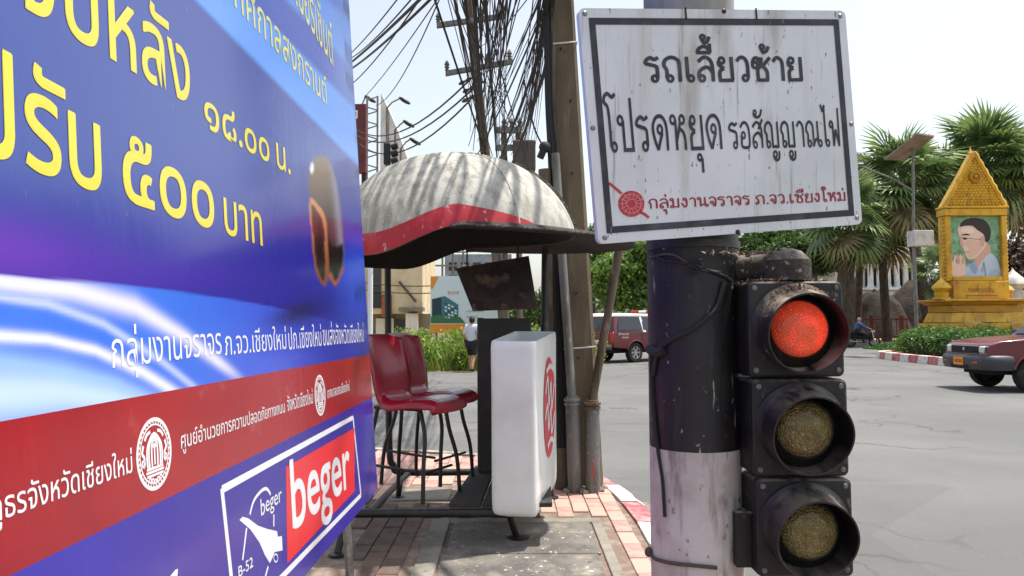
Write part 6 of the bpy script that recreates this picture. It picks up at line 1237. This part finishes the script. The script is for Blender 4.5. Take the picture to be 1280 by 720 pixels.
# solar lamp
SY = 30.5; sp = P(1146, 412, SY); st_ = P(1141, 186, SY)
SL = thing('solar_lamp', 'slim grey solar street lamp with a tilted panel rising from the hedge', 'street light', (sp.x, SY, .2))
b = MB(); b.tube([(sp.x, SY, .2), (sp.x - .02, SY, P(1144, 310, SY).z)], .075, 10); b.build('lower_post', M['galv'], SL); b = MB(); b.tube([(sp.x - .02, SY, P(1144, 310, SY).z), (st_.x, SY, st_.z)], .055, 10); b.build('upper_post', M['galv'], SL)
q = [P(1105, 200, SY + .6), P(1130, 201, SY + .9), P(1168, 171, SY - .7), P(1147, 168, SY - .9)]
M['solar'] = mat('solar', S(128, 116, 112), .5, layers=[(S(104, 96, 94), 2, .45, .6)])
b = MB(); b.prism(q, (0, .02, .07)); b.build('solar_panel', M['solar'], SL, smooth=None)
b = MB(); b.tube([P(1140, 238, SY), P(1118, 224, SY), P(1074, 207, SY)], .04, 8); b.build('lamp_arm', M['galv'], SL)
p = P(1070, 206, SY); b = MB(); b.box(p, (.5, .2, .1)); b.build('lamp_head', M['galv'], SL, bevel=.03)
A_, B2 = P(1137, 289, SY), P(1162, 308, SY); b = MB(); b.bx(A_.x, B2.x, SY - .35, SY + .25, B2.z, A_.z); b.build('battery_box', M['stone_w'], SL, smooth=None, bevel=.02)
# fan palms
def frond_mesh(seed, r_=1.0):
    g_ = random.Random(seed); b_ = MB(); b_.tube([(0, 0, 0), (.55, 0, .06), (1.05, 0, .02)], [.035, .025, .018], 5)
    n_ = 26
    for k_ in range(n_):
        a = R(-125 + 250 * k_ / (n_ - 1)) * .98; l_ = (1.15 - .25 * abs(a) / 2.2) * g_.uniform(.9, 1.1); d = Vector((math.cos(a), math.sin(a), 0)); s_ = Vector((-d.y, d.x, 0)) * .055; o_ = Vector((1.0, 0, .02)); fold = Vector((0, 0, .03 if k_ % 2 else -.02))
        m1 = o_ + d * l_ * .55 + fold + Vector((0, 0, -.03)); tip = o_ + d * l_ + Vector((0, 0, -.22 - .12 * g_.random()))
        b_.add([o_, m1 - s_, m1 + s_, tip], [(0, 1, 2), (1, 3, 2)])
    return b_
FM = []
for k_ in range(4):
    for mm in ('palm', 'palm_dry'):
        if k_ > 1 and mm == 'palm_dry': continue
        bb = frond_mesh(k_); me = bpy.data.meshes.new('frond'); me.from_pydata([tuple(v_) for v_ in bb.v], [], bb.f); me.materials.append(M[mm]); FM.append((me, mm))
GRN = [f for f in FM if f[1] == 'palm']; DRY = [f for f in FM if f[1] == 'palm_dry']
def palm(px_b, px_t, py_t, Y, sc, n_, seed, label, tr=.26):
    base = P(px_b, 402, Y); base.z = 0; top = P(px_t, py_t, Y); t = thing('palm_tree', label, 'palm', tuple(base), 0, 'fan palms round the monument'); g_ = random.Random(seed)
    b_ = MB(); n2 = 22; b_.tube([base.lerp(top, i / n2) for i in range(n2 + 1)], [tr * (1.12 - .2 * i / n2) * (1 + .06 * (i % 2)) for i in range(n2 + 1)], 12); b_.build('trunk', M['bark'], t)
    for k_ in range(n_):
        f_ = (k_ + .5) / n_; el = R(80 - 158 * f_ + g_.uniform(-16, 16)); az = k_ * 2.39996 + g_.uniform(-.3, .3); dry = f_ > .80
        me, _ = (g_.choice(DRY) if dry and g_.random() < .7 else g_.choice(GRN)); o_ = bpy.data.objects.new('frond', me); COL.objects.link(o_); o_.parent = t
        o_.location = top - base + Vector((0, 0, g_.uniform(-.3, .3) - 1.5 * max(0, f_ - .7))); o_.rotation_euler = Euler((g_.uniform(-.4, .4), -el, az)); s_ = sc * g_.uniform(.7, 1.2); o_.scale = (s_, s_, s_)
    return t
palm(1166, 1128, 226, 44, 1.75, 60, 1, 'tall fan palm behind the solar lamp post', .3); palm(1235, 1232, 206, 45, 1.85, 62, 2, 'tall fan palm spreading its crown behind the golden gable')
palm(1056, 1058, 268, 42, 1.5, 40, 3, 'fan palm with a bare rough trunk beside the lit red signal', .44); palm(1290, 1283, 232, 47, 1.8, 46, 4, 'fan palm partly behind the right side of the golden frame'); palm(1108, 1100, 268, 50, 1.6, 46, 5, 'lower fan palm between the rough trunk and the solar lamp')
palm(1196, 1184, 246, 52, 1.9, 54, 7, 'broad fan palm filling the gap behind the golden gable and lamp', .24); palm(1070, 1078, 250, 56, 1.8, 44, 8, 'fan palm standing behind the rough bare trunk'); palm(1180, 1176, 338, 38, .75, 26, 6, 'small low fan palm beside the golden frame', .16)
# trees behind the vehicles and the signal
def T(label, px, Y, lobes_px, n, size, leaf, seed, tr=.2, name='tree'):
    base = P(px, 402, Y); base.z = 0; lobes = []
    for (x_, y_, rx, rz) in lobes_px: c = P(x_, y_, Y); k_ = Y / F; lobes.append(((c.x, Y + (seed * 7 + x_) % 3 - 1, c.z), (rx * k_, max(rx * k_ * .8, .8), rz * k_)))
    return tree(name, label, tuple(base), lobes, n, size, leaf, seed, 'trees across the junction', tr)
T('bright green leafy tree behind the police pickup', 800, 48, [(770, 345, 34, 26), (805, 330, 40, 30), (840, 350, 36, 28), (785, 372, 40, 16), (815, 312, 30, 22)], 15000, .17, M['leaf_a'], 31)
T('grey green airy tree behind the utility pole', 745, 60, [(735, 320, 26, 30), (750, 300, 22, 22), (722, 345, 24, 26), (744, 350, 30, 20)], 7000, .17, M['leaf_b'], 32)
T('dark green tree seen under the sign beside the pole', 945, 52, [(930, 318, 34, 22), (960, 305, 36, 24), (905, 330, 30, 24), (940, 345, 40, 14)], 12000, .17, M['leaf_b'], 33)
T('drooping green tree above the capped signal bracket', 1018, 47, [(1000, 312, 32, 20), (1030, 305, 36, 24), (1015, 330, 32, 14), (1045, 322, 18, 16)], 13000, .15, M['leaf_b'], 34)
T('dense green tree hidden mostly behind the striped pole', 870, 55, [(860, 340, 40, 34), (890, 350, 36, 28), (845, 365, 40, 18)], 9000, .18, M['leaf_a'], 35)
T('leafy tree standing behind the shophouse and hoarding', 640, 60, [(620, 395, 40, 16), (660, 390, 36, 20), (690, 385, 30, 24), (600, 392, 30, 16)], 9000, .17, M['leaf_b'], 36)
# far belts of trees closing the horizon (one mass)
fl = []
gq = random.Random(12)
for k_ in range(70): x_ = -130 + k_ * 4.6; fl.append(((x_, 120 + gq.uniform(-8, 8), gq.uniform(1.5, 3)), (gq.uniform(3, 5), 3, gq.uniform(2.5, 4.2))))
V, F_ = leaf_cloud(fl, 30000, .4, 50, .4); stuff(npmesh('far_trees', V, F_, M['leaf_far']))
# brown earth mounds and shrubs
def mound(name, px0, px1, pyt, Y, dep, seed, m):
    A_, B2 = P(px0, 398, Y), P(px1, 398, Y); H_ = P((px0 + px1) / 2, pyt, Y).z; cx = (A_.x + B2.x) / 2; hw = (B2.x - A_.x) / 2; b_ = MB(); n_, m_ = 28, 14; rows = []
    for i in range(m_ + 1):
        r_ = 1 - i / m_; row = []
        for j in range(n_): a = 2 * math.pi * j / n_; nn = 1 + .18 * mnoise.noise(Vector((math.cos(a) * 2 + seed, math.sin(a) * 2, r_ * 2))); row.append((cx + hw * r_ * math.cos(a) * nn, Y + dep * r_ * math.sin(a) * nn, H_ * (1 - r_ ** 2.4) * (1 + .1 * mnoise.noise(Vector((a * 2, r_ * 4, seed))))))
        rows.append(row)
    b_.rings(rows); o_ = b_.build(name, m, smooth=70); return struct(o_)
mound('earth_mound', 1062, 1128, 364, 62, 4, 1, M['mound']); mound('earth_mound', 1098, 1200, 352, 66, 4, 2, M['mound']); mound('earth_mound', 1150, 1200, 372, 60, 3, 3, M['mound'])
T2 = tree('shrub', 'dark reddish shrub beside the stone lotus post', (P(1272, 402, 40).x, 40, 0), [((P(1266, 352, 40).x, 40, P(1266, 352, 40).z), (1.0, 1, 2.2)), ((P(1284, 340, 40).x, 40, P(1284, 340, 40).z), (1.2, 1, 2.0)), ((P(1280, 378, 40).x, 40, 2.2), (1.6, 1, 1.6))], 5000, .13, mat('shrub_red', S(84, 60, 54), .7, layers=[(S(60, 52, 44), 1, .42, .6)], translucent=.2), 61, cat='shrub')
# red fence along the park
FN = thing('park_fence', 'low dark red picket fence in front of the earth mounds', 'fence', (P(1130, 402, 52).x, 52, 0))
zf = P(1130, 399, 52).z; z0 = 0.0
fx0, fx1 = P(1050, 400, 52).x, P(1188, 400, 52).x
for zz in (zf - .05, .25): b = MB(); b.bx(fx0, fx1, 51.96, 52.04, zz, zz + .07); b.build('rail', M['fence_red'], FN, smooth=None)
x_ = fx0; k_ = 0
while x_ < fx1:
    big = k_ % 6 == 0; b = MB(); hw = .11 if big else .03; b.bx(x_ - hw, x_ + hw, 51.9 if big else 51.93, 52.1 if big else 51.955, 0, zf + (.25 if big else .12)); b.build('post' if big else 'picket', M['fence_red'], FN, smooth=None); x_ += .36; k_ += 1
# white classical building
WY = 85
WBD = thing('white_building', 'white classical building with columns and a flat cornice behind the palms', 'building', (P(1115, 402, WY).x, WY, 0))
def wb(nm, px0, px1, py0, py1, y0, y1, m=None, ground=False): b_ = MB(); b_.bx(P(px0, 400, WY).x, P(px1, 400, WY).x, WY + y0, WY + y1, 0 if ground else P(px0, py1, WY).z, P(px0, py0, WY).z); return b_.build(nm, m or M['wall_white'], WBD, smooth=None)
wb('wall', 1088, 1180, 305, 360, 2, 10, None, True); wb('cornice', 1082, 1184, 316, 321, -.8, 2); wb('parapet', 1086, 1180, 298, 315.6, -.2, 1.5); wb('parapet', 1100, 1165, 282, 297.6, .4, 3); wb('terrace', 1066, 1190, 360, 402, -1.2, 1.9, None, True)
for k_ in range(8): px = 1090 + k_ * 11; p0 = P(px, 359.7, WY); p1 = P(px, 321.3, WY); b = MB(); b.lathe([(.42, 0), (.42, .2), (.32, .3), (.27, p1.z - p0.z - .3), (.4, p1.z - p0.z - .15), (.4, p1.z - p0.z)], 12, Matrix.Translation((p0.x, WY + .3, p0.z))); b.build('column', M['wall_white'], WBD)
for k_ in range(7): wb('window', 1093 + k_ * 11, 1098 + k_ * 11, 334, 358, 1.93, 1.99, M['glass_dk'])
for k_ in range(5): wb('terrace_ledge', 1068, 1188, 363 + k_ * 7, 365 + k_ * 7, -1.5, -1.21, M['wall_grey'])
LB = thing('low_building', 'low pale building with a grey roof left of the white columns', 'building', (P(1050, 402, 95).x, 95, 0))
def lb_(nm, px0, px1, py0, py1, y0, y1, m, ground=False): b_ = MB(); b_.bx(P(px0, 400, 95).x, P(px1, 400, 95).x, 95 + y0, 95 + y1, 0 if ground else P(px0, py1, 95).z, P(px0, py0, 95).z); return b_.build(nm, m, LB, smooth=None)
lb_('wall', 1000, 1086, 345, 402, 0, 8, M['wall_white'], True); lb_('roof', 996, 1090, 329, 344.7, -1, 9, M['roof_grey'])
for k_ in range(7): lb_('window', 1005 + k_ * 12, 1011 + k_ * 12, 350, 357, -.06, -.01, M['glass_dk'])
RB_ = thing('long_building', 'long pale low block far behind the red shrub', 'building', (P(1275, 402, 90).x, 90, 0)); b = MB(); b.bx(P(1255, 400, 90).x, P(1350, 400, 90).x, 90, 96, 0, P(1270, 312, 90).z); b.build('wall', M['wall_white'], RB_, smooth=None); b = MB(); b.bx(P(1253, 400, 90).x, P(1352, 400, 90).x, 89, 97, P(1270, 311.7, 90).z, P(1270, 303, 90).z); b.build('roof', M['roof_grey'], RB_, smooth=None)
# ---- motorcycle and rider
BY = 40.0; bpos = Vector((P(1077, 402, BY).x, BY, 0))
MC = thing('motorcycle', 'black motorcycle ridden across the junction', 'motorcycle', tuple(bpos), R(-12))
def mloc(): return dict(parent=MC, local=True)
for xx in (.62, -.6):
    Mx = Matrix.Translation((xx, 0, .3)) @ Matrix.Rotation(R(90), 4, 'X'); b = MB(); b.lathe([(.22, -.04), (.3, -.035), (.3, .035), (.22, .04), (.21, 0), (.22, -.04)], 22, Mx); w_ = b.build('wheel', M['tyre'], MC, local=True); b = MB()
    for k_ in range(8): a = k_ * math.pi / 4; b.tube([(xx, 0, .3), (xx + .22 * math.cos(a), 0, .3 + .22 * math.sin(a))], .008, 4)
    b.lathe([(.05, -.05), (.05, .05), (0, .05)], 10, Mx); b.build('rim', M['rim'], w_, local=True)
b = MB(); b.rings([[(x_, w2 * c, z_ + h_ * s_) for c, s_ in ((1, 0), (.7, .7), (0, 1), (-.7, .7), (-1, 0), (-.7, -.7), (0, -1), (.7, -.7))] for x_, z_, w2, h_ in ((-.85, .72, .05, .05), (-.55, .68, .1, .1), (-.2, .58, .11, .14), (.15, .5, .1, .16), (.42, .62, .09, .16), (.55, .78, .06, .1))]); b.build('fairing', M['cloth_black'], MC, local=True, smooth=60)
b = MB(); b.rings([[(x_, w2 * c, z_ + .05 * s_) for c, s_ in ((1, 0), (.6, 1), (-.6, 1), (-1, 0), (-.6, -1), (.6, -1))] for x_, z_, w2 in ((-.82, .82, .06), (-.5, .8, .13), (-.1, .74, .12), (.08, .72, .07))]); b.build('seat', M['tyre'], MC, local=True)
for s_ in (-.06, .06): b = MB(); b.tube([(.62, s_, .3), (.48, s_, .95)], .022, 6); b.build('fork', M['chrome'], MC, local=True)
b = MB(); b.tube([(.36, .32, .98), (.46, .2, 1.0), (.46, -.2, 1.0), (.36, -.32, .98)], .016, 6); b.build('handlebar', M['black_metal'], MC, local=True)
b = MB(); b.tube([(-.05, -.13, .3), (-.4, -.15, .32), (-.85, -.15, .42)], [.03, .045, .05], 8); b.build('exhaust', M['chrome'], MC, local=True)
b = MB(); b.bx(-.2, .25, -.1, .1, .22, .45); b.build('engine', M['galv'], MC, local=True, bevel=.03)
b = MB(); b.sph((.58, 0, .86), (.07, .08, .08), 10, 6); b.build('headlight', M['lamp_glass'], MC, local=True)
J2 = {'pelvis': (-.28, 0, .86), 'waist': (-.27, 0, 1.0), 'chest': (-.2, 0, 1.2), 'neck': (-.14, 0, 1.38), 'head': (-.1, 0, 1.5), 'crown': (-.1, 0, 1.57), 'shl': (-.18, .17, 1.34), 'ell': (.06, .26, 1.14), 'wrl': (.3, .28, 1.02), 'shr': (-.18, -.17, 1.34), 'elr': (.06, -.26, 1.14), 'wrr': (.3, -.28, 1.02),
      'hipl': (-.25, .1, .86), 'knl': (.14, .16, .74), 'anl': (-.02, .15, .34), 'tol': (.1, .16, .28), 'hipr': (-.25, -.1, .86), 'knr': (.14, -.16, .74), 'anr': (-.02, -.15, .34), 'tor': (.1, -.16, .28)}
E2 = [e_ for e_ in E if all(k_ in J2 for k_ in e_)]; RD2 = dict(RD); hand(J2, E2, RD2, 'wrl', 'l', (.7, .1, -.25)); hand(J2, E2, RD2, 'wrr', 'r', (.7, -.1, -.25))
figure('person', 'rider in a blue jacket and pale helmet on the motorcycle', tuple(bpos), R(-12), J2, E2, RD2, [('jacket', ['pelvis', 'waist', 'chest', 'shl', 'shr', 'ell', 'elr', 'wrl', 'wrr'], .03, M['shirt_blue']), ('trousers', ['pelvis', 'hipl', 'hipr', 'knl', 'knr', 'anl', 'anr'], .028, M['cloth_black']), ('shoe', ['anl', 'tol'], .015, M['cloth_black']), ('shoe', ['anr', 'tor'], .015, M['cloth_black'])], hair=False)
